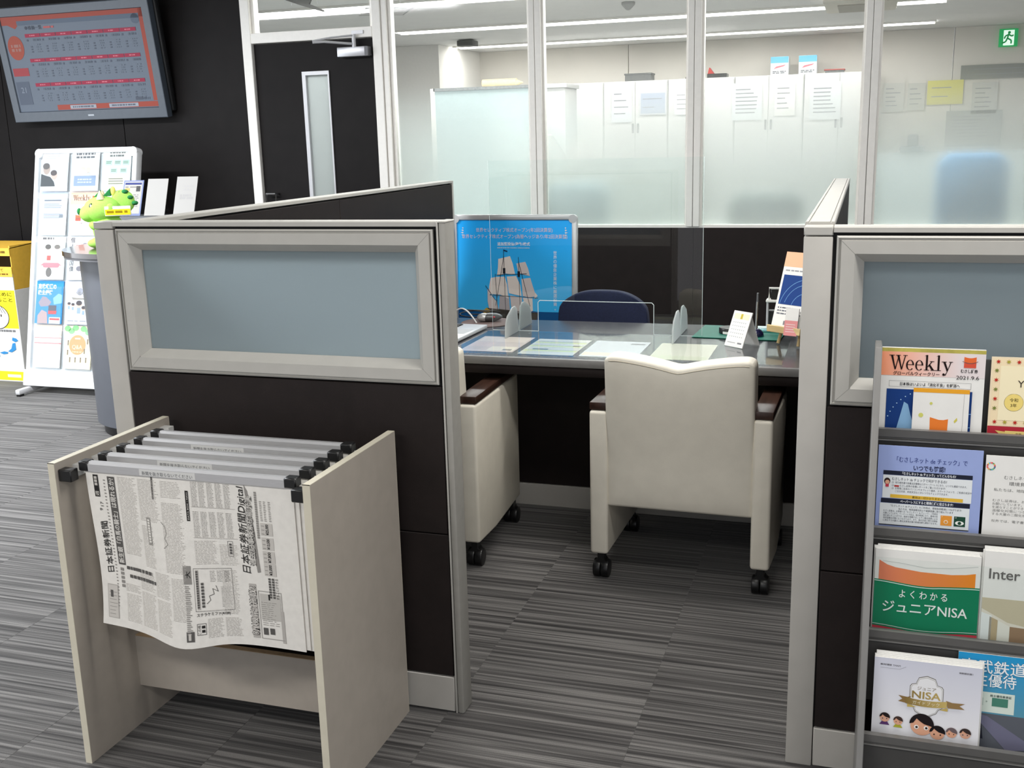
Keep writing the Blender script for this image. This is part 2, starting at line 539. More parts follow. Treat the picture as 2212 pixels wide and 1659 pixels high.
# ================================================================== STRUCTURE
def carpet_material():
    m = bpy.data.materials.new('striped_carpet')
    m.use_nodes = True
    nt = m.node_tree
    b = nt.nodes['Principled BSDF']
    b.inputs['Roughness'].default_value = 0.95
    b.inputs['Specular IOR Level'].default_value = 0.15
    b.inputs['Sheen Weight'].default_value = 0.34
    b.inputs['Sheen Roughness'].default_value = 0.45
    tc = nt.nodes.new('ShaderNodeTexCoord')
    oi = nt.nodes.new('ShaderNodeObjectInfo')
    mul = nt.nodes.new('ShaderNodeMath'); mul.operation = 'MULTIPLY'; mul.inputs[1].default_value = 37.0
    nt.links.new(oi.outputs['Random'], mul.inputs[0])
    cmb = nt.nodes.new('ShaderNodeCombineXYZ')
    nt.links.new(mul.outputs[0], cmb.inputs[0]); nt.links.new(mul.outputs[0], cmb.inputs[1])
    add = nt.nodes.new('ShaderNodeVectorMath'); add.operation = 'ADD'
    nt.links.new(tc.outputs['Object'], add.inputs[0]); nt.links.new(cmb.outputs[0], add.inputs[1])
    def noise(sx, sy, det):
        mp = nt.nodes.new('ShaderNodeMapping'); mp.inputs['Scale'].default_value = (sx, sy, 1)
        n = nt.nodes.new('ShaderNodeTexNoise'); n.inputs['Scale'].default_value = 1.0; n.inputs['Detail'].default_value = det
        nt.links.new(add.outputs[0], mp.inputs[0]); nt.links.new(mp.outputs[0], n.inputs['Vector'])
        return n
    n1 = noise(1.0, 74, 2.5)
    n2 = noise(2.2, 200, 1.0)
    n3 = noise(420, 420, 1.0)
    r1 = nt.nodes.new('ShaderNodeValToRGB')
    e = r1.color_ramp.elements
    e[0].position = 0.36; e[0].color = lin((50, 48, 48))
    e[1].position = 0.62; e[1].color = lin((120, 118, 116))
    x = e.new(0.45); x.color = lin((76, 74, 73))
    x = e.new(0.54); x.color = lin((98, 96, 95))
    nt.links.new(n1.outputs['Fac'], r1.inputs[0])
    r2 = nt.nodes.new('ShaderNodeValToRGB')
    r2.color_ramp.elements[0].position = 0.32; r2.color_ramp.elements[0].color = (0.5, 0.5, 0.5, 1)
    r2.color_ramp.elements[1].position = 0.5; r2.color_ramp.elements[1].color = (1, 1, 1, 1)
    nt.links.new(n2.outputs['Fac'], r2.inputs[0])
    mx = nt.nodes.new('ShaderNodeMixRGB'); mx.blend_type = 'MULTIPLY'; mx.inputs[0].default_value = 1.0
    nt.links.new(r1.outputs[0], mx.inputs[1]); nt.links.new(r2.outputs[0], mx.inputs[2])
    r3 = nt.nodes.new('ShaderNodeValToRGB')
    r3.color_ramp.elements[0].position = 0.3; r3.color_ramp.elements[0].color = (0.78, 0.78, 0.78, 1)
    r3.color_ramp.elements[1].position = 0.7; r3.color_ramp.elements[1].color = (1.1, 1.1, 1.1, 1)
    nt.links.new(n3.outputs['Fac'], r3.inputs[0])
    mx2 = nt.nodes.new('ShaderNodeMixRGB'); mx2.blend_type = 'MULTIPLY'; mx2.inputs[0].default_value = 1.0
    nt.links.new(mx.outputs[0], mx2.inputs[1]); nt.links.new(r3.outputs[0], mx2.inputs[2])
    nt.links.new(mx2.outputs[0], b.inputs['Base Color'])
    bp = nt.nodes.new('ShaderNodeBump'); bp.inputs['Strength'].default_value = 0.5; bp.inputs['Distance'].default_value = 0.004
    nt.links.new(n1.outputs['Fac'], bp.inputs['Height']); nt.links.new(bp.outputs[0], b.inputs['Normal'])
    return m
CARPET = carpet_material()
def structure(name, b, m, **k):
    o = b.build(name, m, **k)
    o['kind'] = 'structure'
    return o
fl = structure('floor', B().box(-7.2, -1.5, -0.06, 3.0, 6.0, -0.008), mat('floor_screed', (90, 88, 86), 0.9, noise=0.1))
fl['label'] = 'grey striped carpet tile floor of the lobby'
tile_me = None
for i in range(-14, 4):
    for j in range(2, 12):
        x0, y0 = i * 0.5, j * 0.5
        if tile_me is None:
            t = B().box(0.0004, 0.0004, -0.008, 0.4996, 0.4996, 0).build('carpet_tile', CARPET)
            tile_me = t.data
        else:
            t = bpy.data.objects.new('carpet_tile', tile_me)
            COL.objects.link(t)
        t.parent = fl
        t.location = (x0 + random.choice((0.0,)), y0, 0)
        MW[t.name] = Matrix.Identity(4)
lobby_ceiling_mat = mat('white_ceiling_board', (214, 213, 210), 0.9, noise=0.03, nscale=8)
structure('ceiling', B().box(-7.2, -1.5, 2.62, 3.0, 6.0, 2.70), lobby_ceiling_mat)['label'] = 'white lobby ceiling'

# back wall of the lobby: dark panels, door, glazing
wb = thing('wall_back', 'dark brown panelled wall left of the door', None, (-5.4, 6.0, 0), kind='structure')
for x0, x1 in ((-7.2, -6.475), (-6.475, -5.54), (-5.54, -4.605), (-4.605, -3.665)):
    B().box(x0 + 0.002, 6.0, 0, x1 - 0.002, 6.03, 2.62).build('wall_panel', DARK, wb, bevel=0.0015, seg=1)
B().box(-7.2, 6.03, 0, -3.665, 6.08, 2.62).build('wall_core', BLACK, wb)
wl = thing('wall_lower', 'dark brown low wall under the glass', None, (-0.5, 6.0, 0), kind='structure')
for x0, x1 in ((-2.70, -1.80), (-1.80, -0.90), (-0.90, 0.005), (0.005, 0.905), (0.905, 3.0)):
    B().box(x0 + 0.001, 6.0, 0.06, x1 - 0.001, 6.06, 0.985).build('wall_panel', DARKP, wl, bevel=0.001, seg=1)
B().box(-2.70, 5.995, 0, 3.0, 6.06, 0.06).build('skirting', mat('dark_skirting', (58, 54, 52), 0.5), wl)

gf = thing('trim_1', 'off-white mullions and rails of the glazed office wall', None, (-0.9, 6.0, 0.985), kind='structure')
def mullion(x0, x1, z0, z1):
    xm = x0 + (x1 - x0) * 0.48
    B().box(x0, 5.985, z0, xm - 0.0015, 6.075, z1).build('mullion', WHITEF, gf, bevel=0.002, seg=1)
    B().box(xm + 0.0015, 5.985, z0, x1, 6.075, z1).build('mullion', WHITEF, gf, bevel=0.002, seg=1)
    B().box(xm - 0.0015, 5.99, z0, xm + 0.0015, 6.07, z1).build('joint_strip', mat('mullion_joint', (130, 126, 122), 0.6), gf)
    for xa, xb in ((x0 - 0.012, x0), (x1, x1 + 0.012)):
        B().box(xa, 6.005, z0, xb, 6.055, z1).build('glazing_bead', WHITEF, gf)
for xm in (-1.80, -0.903, 0.004, 0.905):
    mullion(xm - 0.036, xm + 0.036, 0.985, 2.62)
B().box(-2.70, 5.998, 0.978, 3.0, 6.07, 0.992).build('sill', WHITEF, gf)
# door frame
df = thing('trim_2', 'off-white door frame with glazed transom', None, (-3.2, 6.0, 0), kind='structure')
B().box(-3.665, 5.975, 0, -3.602, 6.08, 2.62).build('jamb', WHITEF, df, bevel=0.003, seg=1)
B().box(-2.790, 5.975, 0, -2.735, 6.08, 2.62).build('jamb', WHITEF, df, bevel=0.003, seg=1)
B().box(-2.733, 5.985, 0, -2.70, 6.075, 2.62).build('jamb', WHITEF, df, bevel=0.002, seg=1)
B().box(-2.699, 6.005, 0.985, -2.68, 6.055, 2.62).build('glazing_bead', WHITEF, df)
B().box(-3.602, 5.975, 2.092, -2.790, 6.08, 2.152).build('header', WHITEF, df, bevel=0.003, seg=1)
for xa, xb in ((-3.602, -3.582), (-2.81, -2.79)):
    B().box(xa, 6.0, 2.152, xb, 6.055, 2.62).build('glazing_bead', WHITEF, df)
GFROST = frosted('graded_frost_glass', (230, 236, 234), 0.26, 0.245, 1.05, 1.90, ior=1.5, fmax=0.98)
for n, (x0, x1) in enumerate(((-2.70, -1.836), (-1.764, -0.939), (-0.867, -0.032), (0.04, 0.869), (0.941, 2.0))):
    w = structure('window_%d' % (n + 2), B().box(x0, 6.026, 0.985, x1, 6.034, 2.62), GFROST)
    w['label'] = 'office glass pane fading from clear at top to frosted below'
w = structure('window_1', B().box(-3.602, 6.026, 2.15, -2.79, 6.034, 2.62), clear('clear_transom_glass'))
w['label'] = 'clear transom pane above the dark door'
# door leaf
dr = thing('door_1', 'dark brown door with a tall narrow glazed slit', None, (-3.196, 6.0, 0), kind='structure')
sx0, sx1, sz0, sz1 = -3.275, -3.10, 0.45, 1.915
lf = B()
lf.box(-3.598, 6.0, 0.006, sx0, 6.04, 2.088); lf.box(sx1, 6.0, 0.006, -2.794, 6.04, 2.088)
lf.box(sx0, 6.0, 0.006, sx1, 6.04, sz0); lf.box(sx0, 6.0, sz1, sx1, 6.04, 2.088)
lf.build('door_leaf', DARK, dr, fixn=False)
SILV = mat('pale_metal_frame', (205, 205, 208), 0.4, 0.2, noise=0.02)
fr = B()
fr.box(sx0 - 0.004, 5.992, sz0, sx0 + 0.02, 6.03, sz1); fr.box(sx1 - 0.006, 5.992, sz0, sx1 + 0.003, 6.03, sz1)
fr.box(sx0 + 0.02, 5.992, sz1 - 0.022, sx1 - 0.006, 6.03, sz1); fr.box(sx0 + 0.02, 5.992, sz0, sx1 - 0.006, 6.03, sz0 + 0.02)
fr.build('slit_frame', SILV, dr, fixn=False)
B().box(sx0 + 0.02, 6.012, sz0 + 0.02, sx1 - 0.006, 6.02, sz1 - 0.022).build('slit_pane', frosted('frosted_slit', (190, 195, 195), 0.5, 0.75, ior=1.3), dr)
B().box(-3.01, 5.945, 1.985, -2.815, 5.995, 2.04).build('door_closer', mat('silver_paint', (188, 188, 192), 0.35, 0.5, noise=0.03), dr, bevel=0.004)
B().box(-2.83, 5.943, 1.988, -2.808, 5.996, 2.038).build('closer_cap', mat('grey_vent_cap', (105, 105, 108), 0.5), dr)
B().box(-2.92, 5.968, 2.112, -2.845, 5.974, 2.132).build('closer_bracket', SILV, dr)
B().tube([(-2.90, 5.955, 2.055), (-3.03, 5.83, 2.065), (-3.09, 5.80, 2.062)], 0.007).build('closer_arm', SILV, dr, smooth=True)
B().tube([(-2.89, 5.96, 2.105), (-3.0, 5.86, 2.09), (-3.09, 5.80, 2.07)], 0.006).build('closer_arm', SILV, dr, smooth=True)
B().cyl((-2.90, 5.955, 2.035), 0.012, 0.075, n=12).build('closer_spindle', SILV, dr, smooth=True)
hb = B()
for xx in (-3.565, -3.50):
    hb.tube([(xx, 5.998, 1.19), (xx, 5.955, 1.19), (xx, 5.955, 1.06), (xx, 5.998, 1.06)], 0.006)
hb.tube([(-3.565, 5.955, 1.19), (-3.50, 5.955, 1.19)], 0.006)
hb.build('door_handle', CHROME, dr, smooth=True)

# lobby side walls (left one holds the daylight window)
ws = thing('wall_left', 'pale lobby side wall with a window opening', None, (-7.2, 2.2, 0), kind='structure')
OFFW = mat('off_white_wall', (216, 213, 206), 0.8, noise=0.03, nscale=6)
for (y0, y1, z0, z1) in ((-1.5, 0.8, 0, 2.62), (4.4, 6.0, 0, 2.62), (0.8, 4.4, 0, 0.4), (0.8, 4.4, 2.6, 2.62)):
    B().box(-7.28, y0, z0, -7.2, y1, z1).build('wall_section', OFFW, ws)

# ================================================================== OFFICE BEHIND THE GLASS
structure('floor_office', B().box(-9, 6.0, -0.06, 4.0, 14.3, -0.001), mat('office_carpet', (176, 178, 178), 0.9, noise=0.12, nscale=60))['label'] = 'grey office floor behind the glass'
structure('ceiling_office', B().box(-9, 6.0, 2.622, 4.0, 14.3, 2.70), mat('office_ceiling_board', (226, 226, 224), 0.9, noise=0.02, nscale=5))['label'] = 'white office ceiling'
OW = mat('warm_white_wall', (226, 222, 215), 0.85, noise=0.02, nscale=4)
wf = thing('wall_far', 'warm white far wall of the office', None, (-2, 14.2, 0), kind='structure')
for x0, x1 in ((-9, -6.0), (-6.0, -3.0), (-3.0, 0.93), (0.93, 4.0)):
    B().box(x0 + 0.004, 14.2, 0, x1 - 0.004, 14.3, 2.62).build('wall_panel', OW, wf)
structure('wall_office_left', B().box(-9.1, 6.08, 0, -9.0, 14.3, 2.62), OW)['label'] = 'white left wall of the office'
structure('wall_office_right', B().box(4.0, 6.08, 0, 4.1, 14.3, 2.62), OW)['label'] = 'white right wall of the office'
structure('column', B().box(-6.2, 12.7, 0, -5.05, 14.2, 2.62), mat('white_column_paint', (238, 236, 232), 0.8, noise=0.02))['label'] = 'square white column beside the office cabinets'
STRIP = mat('lit_lamp_diffuser', (255, 253, 248), 0.5, emit=14.0)
def strip(y, w, x0, x1, cut, label):
    t = thing('ceiling_strip_light', label, 'light', ((x0 + x1) / 2, y, 2.60), group='recessed office strip lights')
    xs = [x0] + cut + [x1]
    for a, b in zip(xs, xs[1:]):
        B().box(a + 0.02, y - w / 2, 2.607, b - 0.02, y + w / 2, 2.621).build('diffuser', STRIP, t)
    for yy in (y - w / 2 - 0.02, y + w / 2):
        B().box(x0, yy, 2.602, x1, yy + 0.02, 2.621).build('housing', WHITEF, t)
strip(8.75, 0.26, -5.25, -0.6, [-3.95, -2.6], 'nearest bright ceiling strip light seen above the door transom')
strip(11.0, 0.28, -4.86, -0.40, [-3.75, -2.9, -1.6, -0.72], 'middle bright ceiling strip light with a beige unit at its end')
strip(11.0, 0.28, 0.18, 0.64, [], 'short bright ceiling strip light right of the beige ceiling unit')
strip(13.2, 0.26, -5.0, 0.66, [-2.7, -1.35, -0.2], 'farthest bright ceiling strip light in front of the far wall')
t = thing('ceiling_air_conditioner', 'beige ceiling air conditioner cassette between two strip lights', 'air conditioner', (-0.1, 10.6, 2.50))
BEI = mat('beige_plastic', (206, 202, 190), 0.6, noise=0.02)
B().box(-0.42, 10.1, 2.54, 0.2, 10.9, 2.621).build('casing', BEI, t, bevel=0.02)
B().box(-0.30, 10.2, 2.532, 0.08, 10.8, 2.545).build('grille', mat('beige_grille', (172, 168, 158), 0.7), t)
for k, (x, y) in enumerate(((-2.05, 9.7), )):
    t = thing('smoke_detector', 'small round smoke detector on the office ceiling', 'smoke detector', (x, y, 2.6))
    B().lathe([(0.06, 0.02), (0.06, 0.0), (0.045, -0.015), (0.02, -0.04), (0.012, -0.045)], (x, y, 2.6)).build('housing', mat('detector_grey', (176, 176, 174), 0.6), t, smooth=True)
t = thing('ceiling_sensor', 'small dark sensor box near the white column', 'sensor', (-4.55, 12.3, 2.6))
B().box(-4.62, 12.2, 2.545, -4.42, 12.4, 2.61).build('housing', mat('dark_sensor', (74, 74, 72), 0.5), t, bevel=0.012)
for k, (x, y, l) in enumerate(((-3.38, 7.5, 'grey panel hanging on wires above the right door jamb'), (-4.05, 7.5, 'grey panel hanging on wires above the door centre'))):
    t = thing('hanging_panel', l, 'panel', (x, y, 2.40), group='panels hanging from the office ceiling')
    pm = mat('grey_panel', (92, 92, 90), 0.6, noise=0.04)
    if k == 0:
        B().prism([(-3.60, 2.395), (-3.25, 2.38), (-3.155, 2.43), (-3.54, 2.447)], 'y', y - 0.01, y + 0.012).build('panel', pm, t)
    else:
        B().prism([(-4.25, 2.56), (-4.07, 2.495), (-3.88, 2.435), (-3.885, 2.452), (-4.0, 2.50), (-3.98, 2.535), (-4.1, 2.58)], 'y', y - 0.01, y + 0.012).build('panel', pm, t)
    for dx in (-0.1, 0.12):
        B().tube([(x + dx, y, 2.42 if k == 0 else 2.50), (x + dx * 0.8, y, 2.62)], 0.0016, 6).build('wire', SILV, t)

# cabinets along the far wall
CABW = mat('white_steel_cabinet', (222, 222, 221), 0.5, noise=0.015)
HND = mat('grey_cabinet_handle', (112, 114, 112), 0.5)
cab_labels = ['white double-door cabinet at left, behind the tinted screen', 'white double-door cabinet just right of the second mullion', 'white double-door cabinet with the grey-framed notice on it',
              'white double-door cabinet below the black tray and red item', 'white double-door cabinet under the left blue-topped box', 'white double-door cabinet under the right blue-topped box']
for k in range(6):
    x0 = -4.86 + 0.822 * k
    t = thing('steel_cabinet', cab_labels[k], 'cabinet', (x0 + 0.41, 13.9, 0), group='white cabinets along the far office wall')
    B().box(x0 + 0.003, 13.72, 0.05, x0 + 0.819, 14.18, 2.14).build('body', CABW, t)
    B().box(x0 + 0.01, 13.74, 0.0, x0 + 0.81, 14.16, 0.05).build('plinth', mat('grey_plinth', (140, 140, 138), 0.6), t)
    for d in range(2):
        xa = x0 + 0.006 + d * 0.405
        door = B().box(xa, 13.70, 0.06, xa + 0.398, 13.719, 2.135).build('door', CABW, t, bevel=0.002, seg=1)
        xh = xa + (0.36 if d == 0 else 0.02)
        B().box(xh, 13.69, 1.50, xh + 0.025, 13.70, 1.62).build('handle', HND, door)
def notice(x, z, w, h, col, label, rows=5, frame=None, y=13.688):
    t = thing('paper_notice', label, 'notice', (x, y, z), (PI / 2, 0, 0), group='notices stuck up in the office')
    B().box(-w / 2, -h / 2, -0.001, w / 2, h / 2, 0.0).build('sheet', ink(col), t, local=True, fixn=False)
    pg = Page(t, step=0.001)
    if frame:
        pg.frame(-w / 2, -h / 2, w / 2, h / 2, w * 0.05, frame, 1)
    pg.bars(-w * 0.38, -h * 0.35, w * 0.36, h * 0.38, rows, h * 0.03, (150, 152, 158), 2, 0.5)
    pg.flush()
for a in ((-3.95, 1.86, 0.36, 0.46, (226, 228, 230), 'printed sheet on the cabinet beside the second mullion', 6),
          (-2.98, 1.86, 0.26, 0.44, (226, 230, 236), 'tall pale notice left of the grey-framed notice', 4),
          (-2.58, 1.86, 0.34, 0.28, (176, 186, 206), 'blue-grey framed notice in the middle of the cabinets', 2, (205, 208, 214)),
          (-2.18, 1.86, 0.26, 0.30, (232, 234, 236), 'white sheet just left of the third mullion', 4),
          (-1.42, 1.84, 0.36, 0.44, (222, 228, 230), 'large printed sheet left of the two boxes', 7),
          (-0.97, 1.86, 0.24, 0.40, (235, 235, 232), 'plain white sheet under the left blue-topped box', 5),
          (-0.50, 1.82, 0.36, 0.44, (222, 226, 228), 'large printed sheet right under the red-topped item', 7)):
    notice(*a)
for a in ((0.28, 1.84, 0.24, 0.34, (214, 214, 208), 'left pale sheet on the board near the exit sign', 5), (0.54, 1.84, 0.20, 0.32, (206, 206, 200), 'second pale sheet beside the yellow sheet', 4),
          (0.86, 1.88, 0.40, 0.28, (228, 222, 110), 'bright yellow sheet on the office board', 2), (1.30, 1.80, 0.28, 0.36, (206, 206, 202), 'pale sheet right of the yellow sheet', 5),
          (1.20, 1.45, 0.62, 0.42, (168, 172, 170), 'grey speckled poster below the yellow sheet', 8), (1.62, 2.10, 1.2, 0.16, (138, 140, 136), 'long grey strip sign below the exit sign', 2)):
    notice(*a, y=14.18)
B_ = mat('carton_white', (232, 234, 236), 0.5, noise=0.02)
for k, x in enumerate((-1.05, -0.72)):
    t = thing('carton_box', ['left white carton with a blue top and pink picture', 'right white carton with a blue top and pink picture'][k], 'box', (x, 13.85, 2.14), group='cartons on the office cabinets')
    B().box(x - 0.105, 13.75, 2.14, x + 0.105, 13.98, 2.355).build('carton', B_, t, bevel=0.003, seg=1)
    pt = Page(t, fn=lambda a, b, c: (a, -0.1 - c, b), step=0.002)
    pt.rect(-0.104, 0.14, 0.104, 0.213, (120, 190, 222), 1)
    pt.poly([(-0.07, 0.07), (0.05, 0.10), (0.08, 0.12), (-0.04, 0.10)], (226, 130, 140), 1)
    pt.bars(-0.08, 0.015, 0.09, 0.05, 2, 0.012, (120, 124, 130), 1, 0.2, seg=0.03)
    pt.flush()
def simple(name, label, cat, parts, loc, group=None):
    t = thing(name, label, cat, loc, group=group)
    for nm, b, m in parts:
        b.build(nm, m, t, bevel=0.004, seg=1)
    return t
GREYB = mat('dark_grey_tray', (96, 98, 98), 0.6, noise=0.15, nscale=30)
simple('file_tray', 'flat dark grey tray on the cabinet left of the third mullion', 'tray', [('tray', B().box(-2.95, 13.75, 2.14, -2.62, 14.0, 2.225), GREYB), ('rim', B().box(-2.96, 13.745, 2.215, -2.61, 14.0, 2.235), GREYB)], (-2.78, 13.9, 2.14))
simple('storage_tin', 'small pale green tin on the cabinets', 'tin', [('tin', B().box(-2.18, 13.78, 2.15, -2.02, 13.95, 2.26), mat('pale_green_tin', (190, 214, 208), 0.5)), ('base', B().box(-2.19, 13.77, 2.14, -2.01, 13.96, 2.165), GREYB)], (-2.1, 13.9, 2.14))
simple('stapler_kit', 'black case with a red item on the cabinets', 'case', [('case', B().box(-1.92, 13.76, 2.14, -1.68, 13.96, 2.19), BLKP), ('red_item', B().prism([(-1.92, 2.19), (-1.84, 2.19), (-1.90, 2.27)], 'y', 13.80, 13.92), mat('red_plastic', (190, 50, 45), 0.5))], (-1.8, 13.9, 2.14))
simple('red_topped_case', 'flat grey case with a red top beside the cartons', 'case', [('case', B().box(-0.52, 13.76, 2.14, -0.30, 13.98, 2.17), GREYB), ('lid', B().box(-0.53, 13.755, 2.17, -0.29, 13.98, 2.185), mat('dull_red', (176, 84, 76), 0.6))], (-0.4, 13.9, 2.14))
# exit sign
t = thing('exit_sign', 'green running-man emergency exit sign on the far wall', 'sign', (1.51, 14.15, 2.47), (PI / 2, 0, 0))
B().box(-0.10, -0.10, -0.04, 0.10, 0.10, 0.0).build('housing', mat('exit_green', (0, 160, 84), 0.4, emit=0.5), t, local=True)
pg = Page(t, step=0.002, emit=0.7)
wht, grn = (236, 255, 244), (0, 120, 60)
pg.rect(-0.055, -0.085, 0.06, 0.085, wht, 1, 'doorway')
pg.circ(0.005, 0.058, 0.016, grn, 2, 'running_figure')
for a in (((0.0, 0.045), (-0.012, -0.005)), ((-0.012, -0.005), (0.03, -0.03)), ((0.03, -0.03), (0.03, -0.068)), ((-0.012, -0.005), (-0.03, -0.045)), ((-0.03, -0.045), (-0.07, -0.06)), ((0.0, 0.035), (0.035, 0.015)), ((0.035, 0.015), (0.05, 0.03)), ((0.0, 0.035), (-0.035, 0.02)), ((-0.035, 0.02), (-0.045, -0.01))):
    pg.line(a, 0.017, grn, 2, 'running_figure')
pg.flush()
# tinted screen, shelf and parcel
t = thing('office_screen', 'pale blue-green office screen with a grey top rail', 'screen', (-3.2, 9.0, 0))
B().box(-3.62, 8.98, 0.02, -2.72, 9.02, 1.90).build('panel', mat('pale_tint_panel', (196, 214, 216), 0.4, noise=0.03), t)
B().box(-3.63, 8.97, 1.90, -2.71, 9.03, 1.925).build('top_rail', mat('grey_rail', (150, 154, 156), 0.5, noise=0.2, nscale=80), t)
B().box(-3.66, 8.97, 0.0, -3.62, 9.03, 1.925).build('post', WHITEF, t)
t = thing('white_cupboard', 'white cupboard top behind the tinted screen', 'cupboard', (-3.1, 9.4, 0))
B().box(-3.36, 9.2, 0, -2.5, 9.6, 1.90).build('body', CABW, t, bevel=0.004)
B().box(-3.38, 9.18, 1.90, -2.48, 9.62, 1.935).build('top', CABW, t, bevel=0.003)
t = thing('wrapped_roll', 'long beige wrapped roll lying on the white cupboard', 'parcel', (-3.1, 9.4, 1.935))
B().cyl((-3.32, 9.4, 1.972), 0.035, 0.32, 'x', 12).build('roll', mat('kraft_beige', (226, 212, 176), 0.7, noise=0.08), t, smooth=True)
B().cyl((-3.0, 9.4, 1.968), 0.03, 0.06, 'x', 12, r2=0.004).build('twisted_end', mat('kraft_beige', (226, 212, 176), 0.7), t, smooth=True)
# office desks and chairs seen blurred through the frosting
DESK = mat('white_desk', (214, 218, 216), 0.5, noise=0.02)
def office_desk(label, x0, x1, y0, y1, screen=None):
    t = thing('office_desk', label, 'desk', ((x0 + x1) / 2, (y0 + y1) / 2, 0), group='desks in the office behind the glass')
    B().box(x0, y0, 0.70, x1, y1, 0.73).build('desktop', DESK, t, bevel=0.004, seg=1)
    for xx in (x0 + 0.02, x1 - 0.06):
        B().box(xx, y0 + 0.03, 0, xx + 0.04, y1 - 0.03, 0.70).build('leg_panel', DESK, t)
    if screen:
        B().box(x0, y1 - 0.04, 0.73, x1, y1, screen).build('privacy_screen', mat('grey_felt', (168, 174, 174), 0.8, noise=0.06), t)
office_desk('white desk behind the third glass pane', -1.45, -0.6, 7.9, 8.6)
office_desk('white desk with grey screen behind the right glass pane', 0.05, 1.5, 7.5, 8.2, 1.32)
office_desk('white desk behind the fourth pane beside the right partition', -0.45, 0.0, 7.6, 8.4)
def office_chair(label, x, y, rz, col, h, w=0.46):
    t = thing('office_chair', label, 'chair', (x, y, 0), (0, 0, rz), group='swivel chairs in the office')
    m = mat('chair_fabric_%d' % col[2], col, 0.85, noise=0.1, nscale=80)
    B().box(-0.24, -0.22, 0.42, 0.24, 0.24, 0.50).build('seat', m, t, local=True, bevel=0.03)
    B().prism([(-w / 2, h - 0.52), (w / 2, h - 0.52), (w / 2, h - 0.06), (w / 2 - 0.06, h), (-w / 2 + 0.06, h), (-w / 2, h - 0.06)], 'y', -0.30, -0.22).build('backrest', m, t, local=True, bevel=0.02)
    B().cyl((0, 0, 0.10), 0.03, 0.33, n=12).build('column', BLKP, t, local=True)
    for k in range(5):
        a = 2 * PI * k / 5
        B().tube([(0, 0, 0.10), (0.28 * math.cos(a), 0.28 * math.sin(a), 0.06)], 0.02, 6).build('base_arm', BLKP, t, local=True)
    B().box(-0.03, -0.26, 0.40, 0.03, -0.2, h - 0.4).build('back_support', BLKP, t, local=True)
office_chair('blue swivel chair blurred behind the rightmost frosted pane', 0.58, 6.98, 0, (96, 150, 196), 1.34, 0.38)
office_chair('grey swivel chair blurred behind the third frosted pane', -1.78, 7.1, 0, (160, 172, 180), 1.20, 0.42)
office_chair('grey swivel chair with low back behind the fourth frosted pane', -0.58, 7.1, 0, (120, 128, 128), 1.12)
t = thing('desk_phone', 'small dark phone on the screen ledge behind the rightmost pane', 'phone', (0.22, 8.15, 1.32))
B().box(0.22, 8.13, 1.321, 0.38, 8.23, 1.36).build('base', mat('grey_phone', (90, 96, 98), 0.5), t, bevel=0.01)
B().box(0.27, 8.15, 1.36, 0.34, 8.21, 1.44).build('handset', mat('grey_phone', (90, 96, 98), 0.5), t, bevel=0.012)
t = thing('coat_on_stand', 'grey coat shape on a stand behind the second mullion', 'coat', (-2.22, 7.7, 0))
B().lathe([(0.16, 0.6), (0.19, 0.95), (0.17, 1.2), (0.12, 1.36), (0.07, 1.44), (0.03, 1.50)], (-2.22, 7.7, 0), 16).build('coat', mat('grey_cloth', (176, 174, 170), 0.9, noise=0.1), t, smooth=True)
B().cyl((-2.22, 7.7, 0.03), 0.02, 1.48, n=10).build('pole', WHITEF, t)
B().cyl((-2.22, 7.7, 0), 0.18, 0.03, n=20).build('base', BLKP, t)

# ================================================================== CUBICLE PARTITIONS
PANE = frosted('grey_frost_pane', (196, 206, 211), 0.5, 0.70, ior=1.3)
def win_frame(root, x0, x1, z0, z1, yf, yb):
    b = B()
    def loop(i, y):
        return [(x0 + i, y, z0 + i), (x1 - i, y, z0 + i), (x1 - i, y, z1 - i), (x0 + i, y, z1 - i)]
    ym = (yf + yb) / 2
    b.ring([loop(0, yf + 0.006), loop(0.0, yf - 0.001), loop(0.004, yf - 0.004), loop(0.006, yf + 0.0015), loop(0.008, yf + 0.0015), loop(0.010, yf - 0.005), loop(0.038, yf - 0.005), loop(0.041, yf - 0.001), loop(0.058, ym - 0.006),
            loop(0.058, ym + 0.006), loop(0.041, yb + 0.001), loop(0.038, yb + 0.005), loop(0.0, yb + 0.001), loop(0, yb - 0.006)])
    b.build('window_frame', TRIM, root, fixn=False)
    for xa, za, xb, zb in ((x0 + 0.010, z0 + 0.010, x0 + 0.041, z0 + 0.041), (x1 - 0.010, z0 + 0.010, x1 - 0.041, z0 + 0.041), (x0 + 0.010, z1 - 0.010, x0 + 0.041, z1 - 0.041), (x1 - 0.010, z1 - 0.010, x1 - 0.041, z1 - 0.041)):
        B().tube([(xa, yf - 0.0048, za), (xb, yf - 0.0048, zb)], 0.0005, 4).build('mitre_joint', mat('mitre_line', (120, 118, 114), 0.6), root)
    B().box(x0 + 0.05, ym - 0.003, z0 + 0.05, x1 - 0.05, ym + 0.003, z1 - 0.05).build('frosted_pane', PANE, root)
def cap_profile(w, z0, z1):
    a = w / 2
    return [(-a, z0), (a, z0), (a, z1 - 0.002), (a - 0.002, z1), (a - 0.007, z1), (a - 0.007, z1 - 0.003), (a - 0.010, z1 - 0.003), (a - 0.010, z1),
            (-a + 0.010, z1), (-a + 0.010, z1 - 0.003), (-a + 0.007, z1 - 0.003), (-a + 0.007, z1), (-a + 0.002, z1), (-a, z1 - 0.002)]
